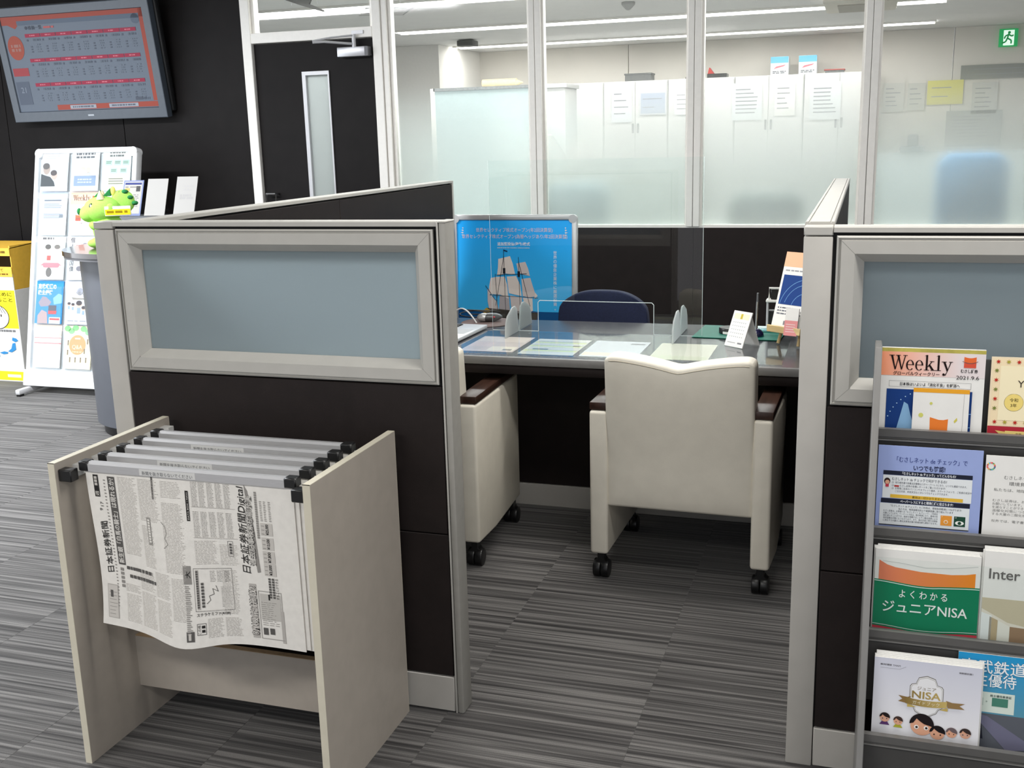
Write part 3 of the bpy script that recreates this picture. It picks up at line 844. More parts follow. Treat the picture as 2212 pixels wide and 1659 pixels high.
def front_partition(label, px0, px1, x_end, dz):
    """px0..px1 corner post, panel runs on to x_end"""
    yf, yb = 2.394, 2.454
    ym = (yf + yb) / 2
    root = thing('cubicle_partition', label, 'partition', ((px0 + x_end) / 2, ym, 0), group='cubicle partitions')
    post = B().box(px0, yf, 0, px1, yb, 1.279 + dz).build('corner_post', TRIM2, root, bevel=0.003)
    B().box(px0, yf, 1.281 + dz, px1, yb, 1.30 + dz).build('post_cap', TRIM, post, bevel=0.002, seg=1)
    xa, xb = px1, x_end
    # dark core ring around the window, black reveals
    core = B()
    core.box(xa, ym - 0.018, 0.0, xb, ym + 0.018, 0.90); core.box(xa, ym - 0.018, 1.27 + dz, xb, ym + 0.018, 1.289 + dz)
    core.box(xa, ym - 0.018, 0.90, xa + 0.03, ym + 0.018, 1.27 + dz); core.box(xb - 0.03, ym - 0.018, 0.90, xb, ym + 0.018, 1.27 + dz)
    core.build('core', BLACK, root, fixn=False)
    wx0, wx1 = xa + 0.008, xb - 0.010
    win_frame(root, wx0, wx1, 0.902, 1.281 + dz, yf, yb)
    for z0, z1 in ((0.508, 0.897), (0.108, 0.505)):
        for y0, y1 in ((yf - 0.001, ym - 0.018), (ym + 0.018, yb + 0.001)):
            B().box(xa + 0.003, y0, z0, xb - 0.003, y1, z1).build('dark_panel', DARKP, root, bevel=0.0015, seg=1)
    for y0, y1 in ((yf - 0.002, ym - 0.018), (ym + 0.018, yb + 0.002)):
        B().box(xa + 0.002, y0, 0.004, xb - 0.002, y1, 0.104).build('kick_plate', TRIM2, root, bevel=0.002, seg=1)
    prof = [(ym + p, z) for p, z in cap_profile(0.062, 1.288 + dz, 1.30 + dz)]
    rail = B().prism(prof, 'x', xa + 0.001, xb).build('top_rail', TRIM, root)
    return root, xb
PL, _ = front_partition('left front cubicle partition with frosted window, behind the newspaper rack', -1.970, -1.908, -0.976, 0.006)
ec = B().box(-0.976, 2.391, 0.0, -0.972, 2.457, 1.305)
ec.build('edge_strip', TRIM, PL, bevel=0.001, seg=1)
B().box(-0.971, 2.393, 0.0, -0.953, 2.455, 1.305).build('end_cap', mat('grey_end_cap', (150, 148, 142), 0.5, noise=0.04), PL, bevel=0.005)
B().box(-0.974, 2.392, 1.302, -0.952, 2.456, 1.307).build('end_cap_top', TRIM, PL, bevel=0.002, seg=1)
PR, _ = front_partition('right front cubicle partition with frosted window, behind the brochure rack', -0.121, -0.060, 1.05, -0.006)
def side_partition(label, x0, x1, y0, y1, joint):
    xm = (x0 + x1) / 2
    root = thing('cubicle_partition', label, 'partition', (xm, (y0 + y1) / 2, 0), group='cubicle partitions')
    B().box(xm - 0.018, y0, 0, xm + 0.018, y1 - 0.02, 1.288).build('core', BLACK, root)
    ys = [y0] + joint + [y1 - 0.02]
    for a, b in zip(ys, ys[1:]):
        for xa, xb in ((x0 + 0.001, xm - 0.018), (xm + 0.018, x1 - 0.001)):
            for z0, z1 in ((0.508, 1.281), (0.108, 0.505)):
                B().box(xa, a + 0.002, z0, xb, b - 0.002, z1).build('dark_panel', DARKP, root, bevel=0.0015, seg=1)
            B().box(xa, a + 0.001, 0.004, xb, b - 0.001, 0.104).build('kick_plate', TRIM2, root)
    B().box(x0, y1 - 0.019, 0, x1, y1, 1.299).build('end_cap', TRIM, root, bevel=0.004)
    B().prism([(xm + p, z) for p, z in cap_profile(x1 - x0 + 0.002, 1.288, 1.30)], 'y', y0, y1 - 0.02).build('top_rail', TRIM, root)
side_partition('long dark side partition left of the booth, running back to the desk', -1.970, -1.909, 2.455, 4.93, [3.72])
side_partition('dark side partition right of the booth with a pale top rail', -0.121, -0.060, 2.455, 4.62, [3.55])

# ================================================================== NEWSPAPER RACK
LAM = mat('greige_laminate', (168, 160, 150), 0.45, noise=0.04, nscale=25)
LAME = mat('cream_edge_band', (206, 200, 182), 0.5, noise=0.04, nscale=25)
LAMB = mat('raw_board_edge', (176, 150, 118), 0.7, noise=0.15, nscale=60)
NX0, NX1, NY0, NY1, NZ = -1.790, -1.102, 1.925, 2.368, 0.784
rk = thing('newspaper_rack', 'beige laminate newspaper rack standing before the left partition', 'newspaper rack', ((NX0 + NX1) / 2, 2.15, 0))
for x0, x1 in ((NX0, NX0 + 0.018), (NX1 - 0.018, NX1)):
    sp = B().box(x0, NY0 + 0.0015, 0, x1, NY1 - 0.0015, NZ - 0.0015).build('side_panel', LAM, rk)
    eb = B()
    eb.box(x0, NY0, 0, x1, NY0 + 0.0014, NZ); eb.box(x0, NY0, NZ - 0.0014, x1, NY1, NZ); eb.box(x0, NY1 - 0.0014, 0, x1, NY1, NZ)
    eb.build('edge_band', LAME, sp, fixn=False)
st = B().box(NX0 + 0.018, 2.135, 0.105, NX1 - 0.018, 2.153, 0.247).build('front_stretcher', LAM, rk)
B().box(NX0 + 0.018, 2.135, 0.2475, NX1 - 0.018, 2.153, 0.2485).build('stretcher_edge', LAMB, st)
B().box(NX0 + 0.018, 2.335, 0.30, NX1 - 0.018, 2.353, 0.60).build('back_board', LAM, rk)
RAIL = mat('pale_plastic_rail', (200, 200, 198), 0.5)
for s, xa in ((1, NX0 + 0.018), (-1, NX1 - 0.018)):
    xb = xa + s * 0.028
    rl = B().box(min(xa, xb), 1.960, 0.742, max(xa, xb), 2.335, 0.752).build('rail', RAIL, rk)
    for k in range(6):
        yy = 1.985 + k * 0.068
        B().box(min(xa, xb), yy, 0.752, max(xa, xb), yy + 0.022, 0.764).build('rail_tooth', RAIL, rl)
    B().box(min(xa, xa + s * 0.036), 1.935, 0.737, max(xa, xa + s * 0.036), 1.962, 0.766).build('rail_stop', BLKP, rk, bevel=0.002, seg=1)

def news_holder(k, y, label, texted):
    z = 0.768
    t = thing('newspaper_holder', label, 'newspaper holder', (-1.446, y, z), group='aluminium newspaper holders on the rack')
    xl, xr = -1.735, -1.157
    bar = B()
    bar.prism([(y - 0.012, z - 0.010), (y + 0.010, z - 0.010), (y + 0.010, z + 0.008), (y + 0.005, z + 0.013), (y - 0.005, z + 0.013), (y - 0.012, z + 0.008)], 'x', xl + 0.026, xr - 0.03)
    bar.build('bar', ALU, t)
    for xa, xb in ((xl, xl + 0.027), (xr - 0.031, xr)):
        B().box(xa, y - 0.014, z - 0.010, xb, y + 0.014, z + 0.014).build('end_grip', BLKP, t, bevel=0.003, seg=1)
    if texted:
        lb = B().box(-1.565, y - 0.0126, z - 0.0085, -1.415, y - 0.0119, z + 0.0065).build('label_strip', mat('label_white', (206, 206, 204), 0.5), t)
        pg = Page(lb, fn=lambda a, b, c: (a + (-1.49 + 1.446), -0.0127 - c, b), step=0.0002)
        pg.text('新聞を抜き取らないでください', 0, -0.0062, 0.0098, (95, 96, 100), 1, 'C')
        pg.flush()
    return t
HY = [1.975, 2.043, 2.111, 2.179, 2.247]
hl = ['front newspaper holder, nearest bar with a printed warning strip', 'second newspaper holder from the front, with a printed warning strip', 'middle newspaper holder, plain bar between two marked ones', 'fourth newspaper holder from the front, with a printed warning strip', 'rearmost plain newspaper holder next to the partition']
for k in range(5):
    news_holder(k, HY[k], hl[k], k in (0, 1, 3))

NW, NH = 0.552, 0.392
def sheet_fn(x0, y0, amp, sgn=1, h=NH, ph=0.0):
    """maps page (u, v, lift) to rack space: u across, v down from the bar"""
    def fn(u, v, lift):
        t = max(0.0, min(1.0, v / h))
        out = amp * (0.9 * t * math.exp(-((u - 0.21 - 0.03 * t + ph) / 0.075) ** 2) + 0.35 * t * math.sin(u * 9 + ph * 20) + 0.25 * (t ** 2) * math.exp(-((u + ph) / 0.12) ** 2))
        x = x0 + u + 0.020 * t * (1 - u / NW) ** 2 * math.sin(t * 3.0)
        dz = 0.028 * t * math.exp(-((u - 0.23) / 0.10) ** 2) + 0.012 * t * (u / NW)
        return (x, y0 - out - lift, 0.762 - v - dz * 0.9)
    return fn
def newspaper(k, y, label):
    t = thing('newspaper', label, 'newspaper', (-1.446, y, 0.762), group='folded newspapers hanging on the rack')
    for s in range(4 if k == 0 else 3):
        amp = 0.019 if k == 0 else 0.012
        f = sheet_fn(-1.722 + 0.006 * s, y + 0.004 * s - 0.006, amp * (1 - 0.16 * s), h=NH, ph=0.004 * s)
        hh = NH - 0.004 * s + (0.006 if s == 2 else 0)
        b = B().grid(lambda a, c: f(a * (NW + 0.005 * s), c * hh, 0), 36, 16)
        nv = len(b.v)
        b.v += [(x, yy + 0.0025, z) for x, yy, z in b.v]
        b.f += [tuple(i + nv for i in q)[::-1] for q in b.f]
        w = 37
        edge = list(range(0, w)) + [w * j + 36 for j in range(1, 17)] + [w * 16 + i for i in range(35, -1, -1)] + [w * j for j in range(15, 0, -1)]
        for a, c in zip(edge, edge[1:] + edge[:1]):
            b.f.append((a, c, c + nv, a + nv))
        b.build('folded_sheet', NEWSP, t, smooth=True)
    return t
nl = ['front newspaper with a sideways masthead hanging on the nearest bar', 'second newspaper hanging behind the front one', 'third newspaper hanging in the middle of the rack', 'fourth newspaper hanging in the rack', 'rearmost newspaper hanging next to the partition']
papers = [newspaper(k, HY[k], nl[k]) for k in range(5)]
f0 = sheet_fn(-1.722, HY[0] - 0.006, 0.019)
_inv0 = MW[papers[0].name].inverted()
def f0l(x, y, z):
    return tuple(_inv0 @ Vector(f0(x, NH - y, 0.0006 + z)))
pg = Page(papers[0], fn=f0l, step=0.0003, rough=0.75)
K1, K2, K3, K4 = (46, 45, 44), (92, 90, 88), (142, 139, 135), (178, 174, 169)
UP = PI / 2
def vb(u, d0, d1, size, col, layer=3):
    """a line of sideways print too small to read"""
    n = max(2, int((d1 - d0) / size))
    for i in range(n):
        a = d0 + (d1 - d0) * i / n
        pg._b('small_print', col, layer).add([(u - size, NH - a - size * 0.8, 0.0009), (u, NH - a - size * 0.8, 0.0009), (u, NH - a, 0.0009), (u - size, NH - a, 0.0009)], [(0, 1, 2, 3)])
def vt(s, u, d0, d1, size, col, **kw):
    """text reading upwards: baseline at u, from depth d1 (lower) up to d0"""
    pg.text(s, u, NH - d1, size, col, kw.pop('layer', 3), 'L', rot=UP, width=d1 - d0, **kw)
def R(u0, d0, u1, d1, col, layer=1, name='printed_block'):
    pg.rect(u0, NH - d1, u1, NH - d0, col, layer, name)
# left margin: issue box, date, masthead
R(0.020, 0.012, 0.034, 0.066, K1, 2)
vb(0.031, 0.016, 0.040, 0.008, (190, 186, 180)); vt('週', 0.0315, 0.052, 0.064, 0.011, (220, 216, 210))
vt('9', 0.036, 0.094, 0.100, 0.012, K1); vt('17', 0.040, 0.078, 0.089, 0.012, K1)
vt('日本証券新聞', 0.042, 0.125, 0.255, 0.023, K1, shear=-0.2, bold=0.006)
pg.bars(0.048, 0.05, 0.053, NH - 0.02, 40, 0.0028, K3, 2, 0.4)
R(0.018, 0.285, 0.050, 0.372, K4, 1); R(0.020, 0.287, 0.048, 0.370, (200, 196, 190), 2)
pg.bars(0.022, NH - 0.366, 0.046, NH - 0.300, 7, 0.0012, K3, 3, 0.3)
R(0.026, 0.300, 0.034, 0.318, K2, 3)
# headline on a dark band
R(0.060, 0.014, 0.080, 0.230, K2, 2, 'headline_band')
vt('新生銀「白馬の騎士」は現れるか?', 0.0768, 0.018, 0.226, 0.0165, (224, 221, 215), bold=0.012)
# column text: thin rows separated by gutters
def textcol(u0, u1, d0, d1, n, col=K4, seg=0.0):
    pg.bars(u0, NH - d1, u1, NH - d0, n, 0.0010, col, 2, 0.22, seg=seg or 0.006)
for (u0, u1, d0, d1) in ((0.088, 0.140, 0.012, 0.20), (0.144, 0.200, 0.012, 0.11), (0.205, 0.262, 0.06, 0.22), (0.144, 0.176, 0.12, 0.22), (0.206, 0.262, 0.012, 0.05),
                         (0.075, 0.118, 0.30, 0.372), (0.122, 0.165, 0.285, 0.372), (0.169, 0.212, 0.29, 0.372), (0.216, 0.258, 0.23, 0.33), (0.122, 0.165, 0.235, 0.28), (0.169, 0.212, 0.225, 0.285), (0.075, 0.118, 0.275, 0.295)):
    textcol(u0, u1, d0, d1, int((d1 - d0) / 0.0033))
R(0.182, 0.004, 0.186, 0.056, K2, 2); R(0.160, 0.100, 0.170, 0.164, K3, 2)
vb(0.1685, 0.104, 0.160, 0.006, (220, 217, 210))
pg.line([(0.20, NH - 0.105), (0.21, NH - 0.115), (0.213, NH - 0.13), (0.207, NH - 0.142), (0.215, NH - 0.155), (0.203, NH - 0.165)], 0.0012, K3, 2)
pg.bars(0.083, NH - 0.240, 0.160, NH - 0.230, 1, 0.008, K2, 3, 0.0, seg=0.006)
pg.bars(0.090, NH - 0.260, 0.168, NH - 0.250, 1, 0.008, K2, 3, 0.0, seg=0.006)
vb(0.072, 0.238, 0.290, 0.009, K3)
# gutter block in the middle
R(0.250, 0.20, 0.270, 0.242, K3, 2); vt('大', 0.267, 0.212, 0.228, 0.014, K1, bold=0.02)
pg.bars(0.252, NH - 0.36, 0.268, NH - 0.245, 26, 0.0022, K3, 2, 0.5)
R(0.250, 0.352, 0.270, 0.376, K2, 2); R(0.255, 0.356, 0.262, 0.372, (196, 192, 186), 3)
# right half: tables, chart
R(0.272, 0.030, 0.280, 0.098, K1, 2); vt('DATA BOX・NAVI', 0.2785, 0.034, 0.095, 0.005, (215, 212, 206))
for d0, d1 in ((0.008, 0.065), (0.075, 0.135)):
    R(0.285, d1, 0.400, d1 + 0.0008, K4, 2)
    for u in (0.288, 0.308, 0.330, 0.352, 0.374):
        textcol(u, u + 0.017, d0, d1, 18, K3, 0.004)
textcol(0.285, 0.345, 0.142, 0.198, 16); textcol(0.35, 0.40, 0.15, 0.20, 14)
pg.frame(0.372, NH - 0.178, 0.386, NH - 0.142, 0.0008, K2, 2)
vb(0.3825, 0.147, 0.174, 0.006, K2)
pg.frame(0.276, NH - 0.306, 0.376, NH - 0.206, 0.0008, K2, 2)
R(0.281, 0.210, 0.288, 0.302, K4, 2); vb(0.287, 0.212, 0.300, 0.0055, K2)
vb(0.300, 0.240, 0.300, 0.007, K2)
pg.line([(0.305, NH - 0.29), (0.315, NH - 0.282), (0.312, NH - 0.272), (0.325, NH - 0.268), (0.322, NH - 0.255), (0.336, NH - 0.262), (0.331, NH - 0.248)], 0.0012, K2, 2)
for u in (0.318, 0.336, 0.355):
    textcol(u, u + 0.015, 0.212, 0.24, 8, K3, 0.004)
textcol(0.344, 0.372, 0.25, 0.30, 14, K3, 0.004)
pg.text('ステラケミファ(4109)', 0.278, NH - 0.318, 0.009, K1, 3, 'L', width=0.085, bold=0.01)
pg.frame(0.277, NH - 0.362, 0.300, NH - 0.335, 0.001, K2, 2); vt('この株', 0.286, 0.338, 0.360, 0.008, K1); vb(0.297, 0.340, 0.360, 0.008, K1)
textcol(0.304, 0.345, 0.325, 0.372, 15); textcol(0.349, 0.392, 0.325, 0.372, 15); textcol(0.349, 0.392, 0.21, 0.318, 30)
# advertisement column on the right
vt('日本証券新聞Digital', 0.425, 0.010, 0.215, 0.024, K1, shear=0.15, bold=0.004)
pg.poly([(0.428, NH - 0.006), (0.436, NH - 0.02), (0.446, NH - 0.12), (0.452, NH - 0.21), (0.444, NH - 0.212), (0.434, NH - 0.10)], K3, 1)
vt('過去記事検索機能充実', 0.441, 0.030, 0.195, 0.0165, (214, 211, 205), layer=4, bold=0.01)
vt('過去記事検索機能充実', 0.4425, 0.0285, 0.1965, 0.0185, K2, layer=3, bold=0.05)
vb(0.458, 0.02, 0.13, 0.0055, K3)
R(0.418, 0.240, 0.436, 0.372, K4, 1)
vt('新機能搭載!', 0.4335, 0.246, 0.366, 0.021, K1, bold=0.03)
vt('新機能搭載!', 0.4325, 0.247, 0.365, 0.019, (224, 220, 214), layer=4)
for k, (d, s) in enumerate(((0.094, '¥25,000'), (0.128, '¥13,500'), (0.160, '¥7,800'), (0.190, '¥3,000'))):
    R(0.462, d - 0.002, 0.492, d + 0.027, (196, 192, 186), 1)
    vt(s, 0.482, d, d + 0.025, 0.010, K1, bold=0.02)
    pg.bars(0.464, NH - d - 0.028, 0.472, NH - d, 3, 0.0012, K3, 3, 0.2)
for u in (0.464, 0.474, 0.486):
    pg.bars(u, NH - 0.088, u + 0.006, NH - 0.04, 12, 0.0016, K3, 2, 0.3)
vb(0.476, 0.222, 0.272, 0.006, K2); vb(0.485, 0.222, 0.272, 0.006, K2); vt('することができる', 0.494, 0.222, 0.272, 0.008, K1)
pg.frame(0.440, NH - 0.372, 0.500, NH - 0.255, 0.0012, K3, 2)
R(0.444, 0.262, 0.496, 0.325, (190, 187, 181), 1); R(0.466, 0.262, 0.470, 0.276, K1, 3)
R(0.446, 0.345, 0.458, 0.362, K2, 2); R(0.463, 0.345, 0.475, 0.360, K2, 2)
R(0.494, 0.30, 0.502, 0.378, K4, 2)
pg.bars(0.446, NH - 0.34, 0.49, NH - 0.28, 12, 0.0011, K3, 2, 0.4, seg=0.008)
pg.flush()
_inv1 = MW[papers[1].name].inverted()
f1 = sheet_fn(-1.722, HY[1] - 0.006, 0.012)
p1 = Page(papers[1], fn=lambda x, y, z: tuple(_inv1 @ Vector(f1(x, NH - y, 0.0006 + z))), step=0.0003, rough=0.75)
p1.bars(0.03, NH - 0.05, 0.52, NH - 0.004, 7, 0.004, K3, 1, 0.1, seg=0.02)
p1.bars(0.03, 0.02, 0.53, NH - 0.06, 60, 0.0012, K4, 1, 0.1, seg=0.02)
p1.rect(0.505, 0.20, 0.53, 0.30, K2, 2); p1.flush()

# ================================================================== BOOTH: ARMCHAIRS
def make_armchair(label):
    t = thing('armchair', label, 'chair', (0, 0, 0), group='cream armchairs at the booth desk')
    for s in (-1, 1):
        xi, xo = s * 0.238, s * 0.300
        b = B()
        y0, y1, z0, z1 = -0.27, 0.27, 0.098, 0.604
        # outer face folds along a seam running from the upper front to the lower back
        ts, bs = 0.13, -0.10
        xb = xo + s * 0.008
        v = [(xi, y0, z0), (xi, y1, z0), (xi, y1, z1), (xi, y0, z1), (xo, y0, z0), (xb, bs, z0), (xo - s * 0.006, y1, z0), (xo - s * 0.006, y1, z1), (xb, ts, z1), (xo, y0, z1)]
        f = [(0, 1, 2, 3), (4, 9, 8, 5), (5, 8, 7, 6), (0, 3, 9, 4), (1, 6, 7, 2), (3, 2, 7, 8, 9), (0, 4, 5, 6, 1)]
        b.add(v, f).build('side_panel', CREAM, t, local=True, bevel=0.011, seg=3)
        B().box(min(s * 0.236, s * 0.300), -0.262, 0.606, max(s * 0.236, s * 0.300), 0.262, 0.632).build('armrest', WOOD, t, local=True, bevel=0.003)
        for yy in (-0.225, 0.225):
            c = B()
            xc = s * 0.270
            c.cyl((xc - 0.027, yy, 0.032), 0.032, 0.026, 'x', 24); c.cyl((xc + 0.001, yy, 0.032), 0.032, 0.026, 'x', 24)
            wh = c.build('caster', BLKP, t, local=True, bevel=0.004)
            hd = B().prism([(xc - 0.020, 0.045), (xc + 0.020, 0.045), (xc + 0.020, 0.062), (xc + 0.012, 0.070), (xc + 0.012, 0.098), (xc - 0.012, 0.098), (xc - 0.012, 0.070), (xc - 0.020, 0.062)], 'y', yy - 0.018, yy + 0.018)
            hd.build('caster_fork', BLKP, wh, local=True, bevel=0.002, seg=1)
    # backrest with the shallow V in its top edge
    nx = 28
    prof = []
    hw = 0.243
    for i in range(nx + 1):
        x = -hw + 2 * hw * i / nx
        a = abs(x) / hw
        z = 0.762 + 0.038 * (1 - max(0.0, 1 - a) ** 1.7) - 0.005 * max(0.0, (a - 0.8) / 0.2) ** 2
        if a < 0.07:
            z += 0.002 * (1 - a / 0.07)
        if a > 0.95:
            z -= 0.010 * ((a - 0.95) / 0.05) ** 2
        prof.append((x, z))
    b = B()
    def yshift(z):
        return -0.030 * max(0, (z - 0.45) / 0.35)
    rows = [(0.0, 0.012), (0.012, 0.0), (0.5, 0.0), (0.97, 0.0), (1.0, 0.014)]
    vs_f = []; vs_b = []
    nz = 12
    def zc(i, j): return 0.272 + (prof[i][1] - 0.272) * j / nz
    bb = B()
    W_ = nx + 1
    front = []; back = []
    for j in range(nz + 1):
        for i in range(nx + 1):
            x = prof[i][0]; z = zc(i, j)
            e = max(abs(x) / hw, abs(2 * j / nz - 1))
            pil = 0.010 * (1 - e ** 6)
            front.append((x, -0.262 + yshift(z) - pil, z))
            back.append((x, -0.170 + yshift(z) + pil, z))
    n = len(front)
    fs = []
    for j in range(nz):
        for i in range(nx):
            a = j * W_ + i
            fs.append((a, a + 1, a + W_ + 1, a + W_)); fs.append((n + a, n + a + W_, n + a + W_ + 1, n + a + 1))
    edge = list(range(W_)) + [j * W_ + nx for j in range(1, nz + 1)] + [nz * W_ + i for i in range(nx - 1, -1, -1)] + [j * W_ for j in range(nz - 1, 0, -1)]
    for a, c in zip(edge, edge[1:] + edge[:1]):
        fs.append((a, n + a, n + c, c))
    bb.add(front + back, fs)
    bk = bb.build('backrest', CREAM, t, local=True, bevel=0.012, seg=3)
    seam = [(x, -0.2655 + yshift(z - 0.016), z - 0.016) for x, z in prof[1:-1]]
    B().tube(seam, 0.0012, 5).build('piping', mat('cream_seam', (176, 168, 150), 0.6), bk, local=True)
    B().box(-0.238, -0.19, 0.266, 0.238, 0.262, 0.42).build('seat', CREAM, t, local=True, bevel=0.02, seg=3)
    B().box(-0.236, -0.12, 0.245, 0.236, 0.25, 0.268).build('seat_frame', BLKP, t, local=True)
    return t
ch = make_armchair('cream leather armchair on casters, seen from behind, right of the booth')
place(ch, (-0.535, 3.60, 0), (0, 0, math.radians(-1.2)))
c2 = copy_tree(ch)
place(c2, (-1.545, 3.585, 0), (0, 0, math.radians(1.5)))
c2['label'] = 'cream leather armchair half hidden behind the left partition end'

# ================================================================== DESK
DTOP = mat('grey_glossy_desktop', (70, 71, 76), 0.24, spec=0.25, noise=0.08, nscale=30)
dk = thing('booth_desk', 'wide grey-topped desk between the two side partitions', 'desk', (-1.02, 3.99, 0))
tp = B().box(-1.906, 3.605, 0.700, -0.124, 4.375, 0.720).build('desktop', DTOP, dk)
B().box(-1.906, 3.588, 0.690, -0.124, 3.606, 0.7205).build('edge_strip', mat('grey_edge_strip', (132, 131, 130), 0.4, noise=0.05), tp, bevel=0.005)
B().box(-1.906, 3.593, 0.655, -0.124, 3.62, 0.690).build('front_rail', DARKP, dk, bevel=0.008)
B().box(-1.906, 4.03, 0.095, -0.124, 4.05, 0.70).build('modesty_panel', DARKP, dk)
B().box(-1.906, 4.022, 0.0, -0.124, 4.05, 0.093).build('kick_plate', TRIM2, dk, bevel=0.002, seg=1)
for xa in (-1.904, -0.146):
    B().box(xa, 3.66, 0.0, xa + 0.02, 4.36, 0.70).build('end_panel', DARKP, dk)
# sheets of paper lying under a clear mat
def desk_sheet(name, label, cat, x, y, rz, w, h, base, draw):
    t = thing(name, label, cat, (x, y, 0.7212), (0, 0, rz))
    B().box(0, 0, -0.0006, w, h, 0).build('sheet', ink(base, 0.6), t, local=True, fixn=False)
    pg = Page(t, step=0.00012)
    draw(pg, w, h)
    pg.flush()
def d1(pg, w, h):
    pg.rect(0.005, 0.09, w * 0.45, 0.18, (214, 196, 192), 1); pg.rect(w * 0.47, 0.02, w - 0.008, 0.10, (230, 222, 206), 1)
    pg.rect(0.01, 0.19, w - 0.01, 0.28, (226, 214, 206), 1); pg.bars(0.02, 0.03, w * 0.42, 0.26, 16, 0.002, (160, 150, 150), 2, 0.4, seg=0.012)
    pg.rect(w * 0.75, 0.03, w * 0.92, 0.055, (120, 118, 118), 2)
def d2(pg, w, h):
    for y in (0.06, 0.145, 0.215):
        pg.rect(0.004, y, w - 0.004, y + 0.022, (206, 218, 158), 1); pg.rect(0.004, y + 0.022, w - 0.004, y + 0.025, (90, 96, 90), 2)
    pg.bars(0.012, 0.02, w * 0.9, 0.27, 18, 0.002, (150, 154, 150), 2, 0.5, seg=0.01)
    pg.rect(0.03, 0.09, 0.09, 0.105, (70, 74, 72), 2); pg.rect(w * 0.80, 0.16, w * 0.93, 0.18, (110, 112, 110), 2)
def d3(pg, w, h):
    pg.rect(0.004, 0.02, w - 0.004, 0.075, (232, 234, 196), 1); pg.bars(0.012, 0.09, w * 0.95, 0.28, 14, 0.002, (186, 192, 198), 2, 0.5, seg=0.012)
    pg.rect(w * 0.68, 0.235, w * 0.94, 0.262, (122, 126, 132), 2)
def d4(pg, w, h):
    pts = [(0.005, 0.05)] + [(0.005 + (w - 0.01) * i / 16, 0.062 + (0.012 if i % 2 else -0.004)) for i in range(17)] + [(w - 0.005, 0.04)]
    pg.poly([(0.005, 0.0)] + pts + [(w - 0.005, 0.0)], (196, 200, 176), 1); pg.bars(0.02, 0.10, w * 0.9, 0.26, 8, 0.0012, (204, 206, 196), 2, 0.4)
desk_sheet('printed_leaflet', 'pinkish printed sheet under the mat beside the laptop', 'leaflet', -1.425, 3.672, 0.0, 0.21, 0.297, (206, 194, 190), d1)
desk_sheet('printed_leaflet', 'sheet with green bands under the clear desk mat', 'leaflet', -1.190, 3.655, 0.0, 0.21, 0.297, (204, 208, 202), d2)
desk_sheet('printed_leaflet', 'white sheet with a pale yellow foot, between the screen feet', 'leaflet', -0.958, 3.655, 0.0, 0.21, 0.297, (202, 208, 214), d3)
desk_sheet('printed_leaflet', 'cream certificate-like sheet behind the right armchair', 'leaflet', -0.705, 3.652, 0.0, 0.21, 0.297, (208, 208, 192), d4)
tag(B().box(-1.46, 3.625, 0.7214, -0.24, 4.10, 0.7229).build('desk_mat', clear('clear_vinyl_mat', (0.97, 0.98, 0.98), 1.0, 0.06, 1.25), None), 'large clear vinyl mat lying on the grey desk', 'desk mat')

# clear counter screen
sc = thing('acrylic_screen', 'clear acrylic counter screen with two white feet on the desk', 'screen', (-1.0, 4.10, 0.72))
zb, zt = 0.724, 1.408
U = [(-1.437, zb), (-1.240, zb), (-1.240, 0.842), (-1.232, 0.850), (-0.774, 0.850), (-0.766, 0.842), (-0.766, zb), (-0.577, zb), (-0.577, zt), (-1.437, zt)]
shp = B().prism(U, 'y', 4.0985, 4.1015).build('sheet', clear('clear_screen', (0.965, 0.985, 0.98), 1.0, 0.015, 1.5), sc)
EDGE = mat('acrylic_edge', (212, 224, 224), 0.25, noise=0.02)
eb = B()
for a, b_ in zip(U[1:6], U[2:7]):
    eb.tube([(a[0], 4.0985, a[1]), (b_[0], 4.0985, b_[1])], 0.0014, 6)
eb.build('slot_edge', EDGE, shp)
for pa, pb, rd in (((U[7][0], U[7][1]), (U[8][0], U[8][1]), 0.0010), ((U[9][0], U[9][1]), (U[0][0], U[0][1]), 0.0006), ((U[0][0], zb), (U[1][0], zb), 0.0012), ((U[6][0], zb), (U[7][0], zb), 0.0012)):
    B().tube([(pa[0], 4.0985, pa[1]), (pb[0], 4.0985, pb[1])], rd, 6).build('sheet_edge', EDGE, shp)
FOOT = frosted('milky_acrylic', (236, 240, 240), 0.4, 0.8, ior=1.2)
for xx in (-1.325, -0.663):
    ft = [(3.925, 0.7231), (3.932, 0.775), (3.955, 0.806), (4.02, 0.832), (4.055, 0.832), (4.075, 0.818), (4.094, 0.7231)]
    fb = [(y, z) for y, z in ft] 
    B().prism(fb, 'x', xx - 0.003, xx + 0.003).build('foot', FOOT, sc, bevel=0.001, seg=1)
    B().prism([(2 * 4.10 - y, z) for y, z in ft], 'x', xx - 0.003, xx + 0.003).build('foot', FOOT, sc, bevel=0.001, seg=1)

# laptop, mouse pad, mouse, cables
GREYP = mat('silver_laptop', (206, 209, 212), 0.35, 0.2, noise=0.02)
lp = thing('laptop', 'open silver laptop at the left end of the desk', 'laptop', (-1.597, 3.965, 0.7205), (0, 0, math.radians(88)))
B().box(-0.17, -0.12, 0.003, 0.17, 0.12, 0.018).build('base', GREYP, lp, local=True, bevel=0.004)
kb = B().box(-0.15, -0.02, 0.0182, 0.15, 0.10, 0.0192).build('keyboard', BLKP, lp, local=True)
for r_ in range(5):
    for k in range(13):
        B().box(-0.147 + k * 0.0228, -0.017 + r_ * 0.0232, 0.0193, -0.127 + k * 0.0228, 0.003 + r_ * 0.0232, 0.0212).build('key', mat('key_black', (34, 34, 36), 0.5), kb, local=True)
B().box(-0.05, -0.105, 0.0181, 0.05, -0.035, 0.0186).build('touchpad', mat('touchpad_grey', (190, 193, 196), 0.4), lp, local=True)
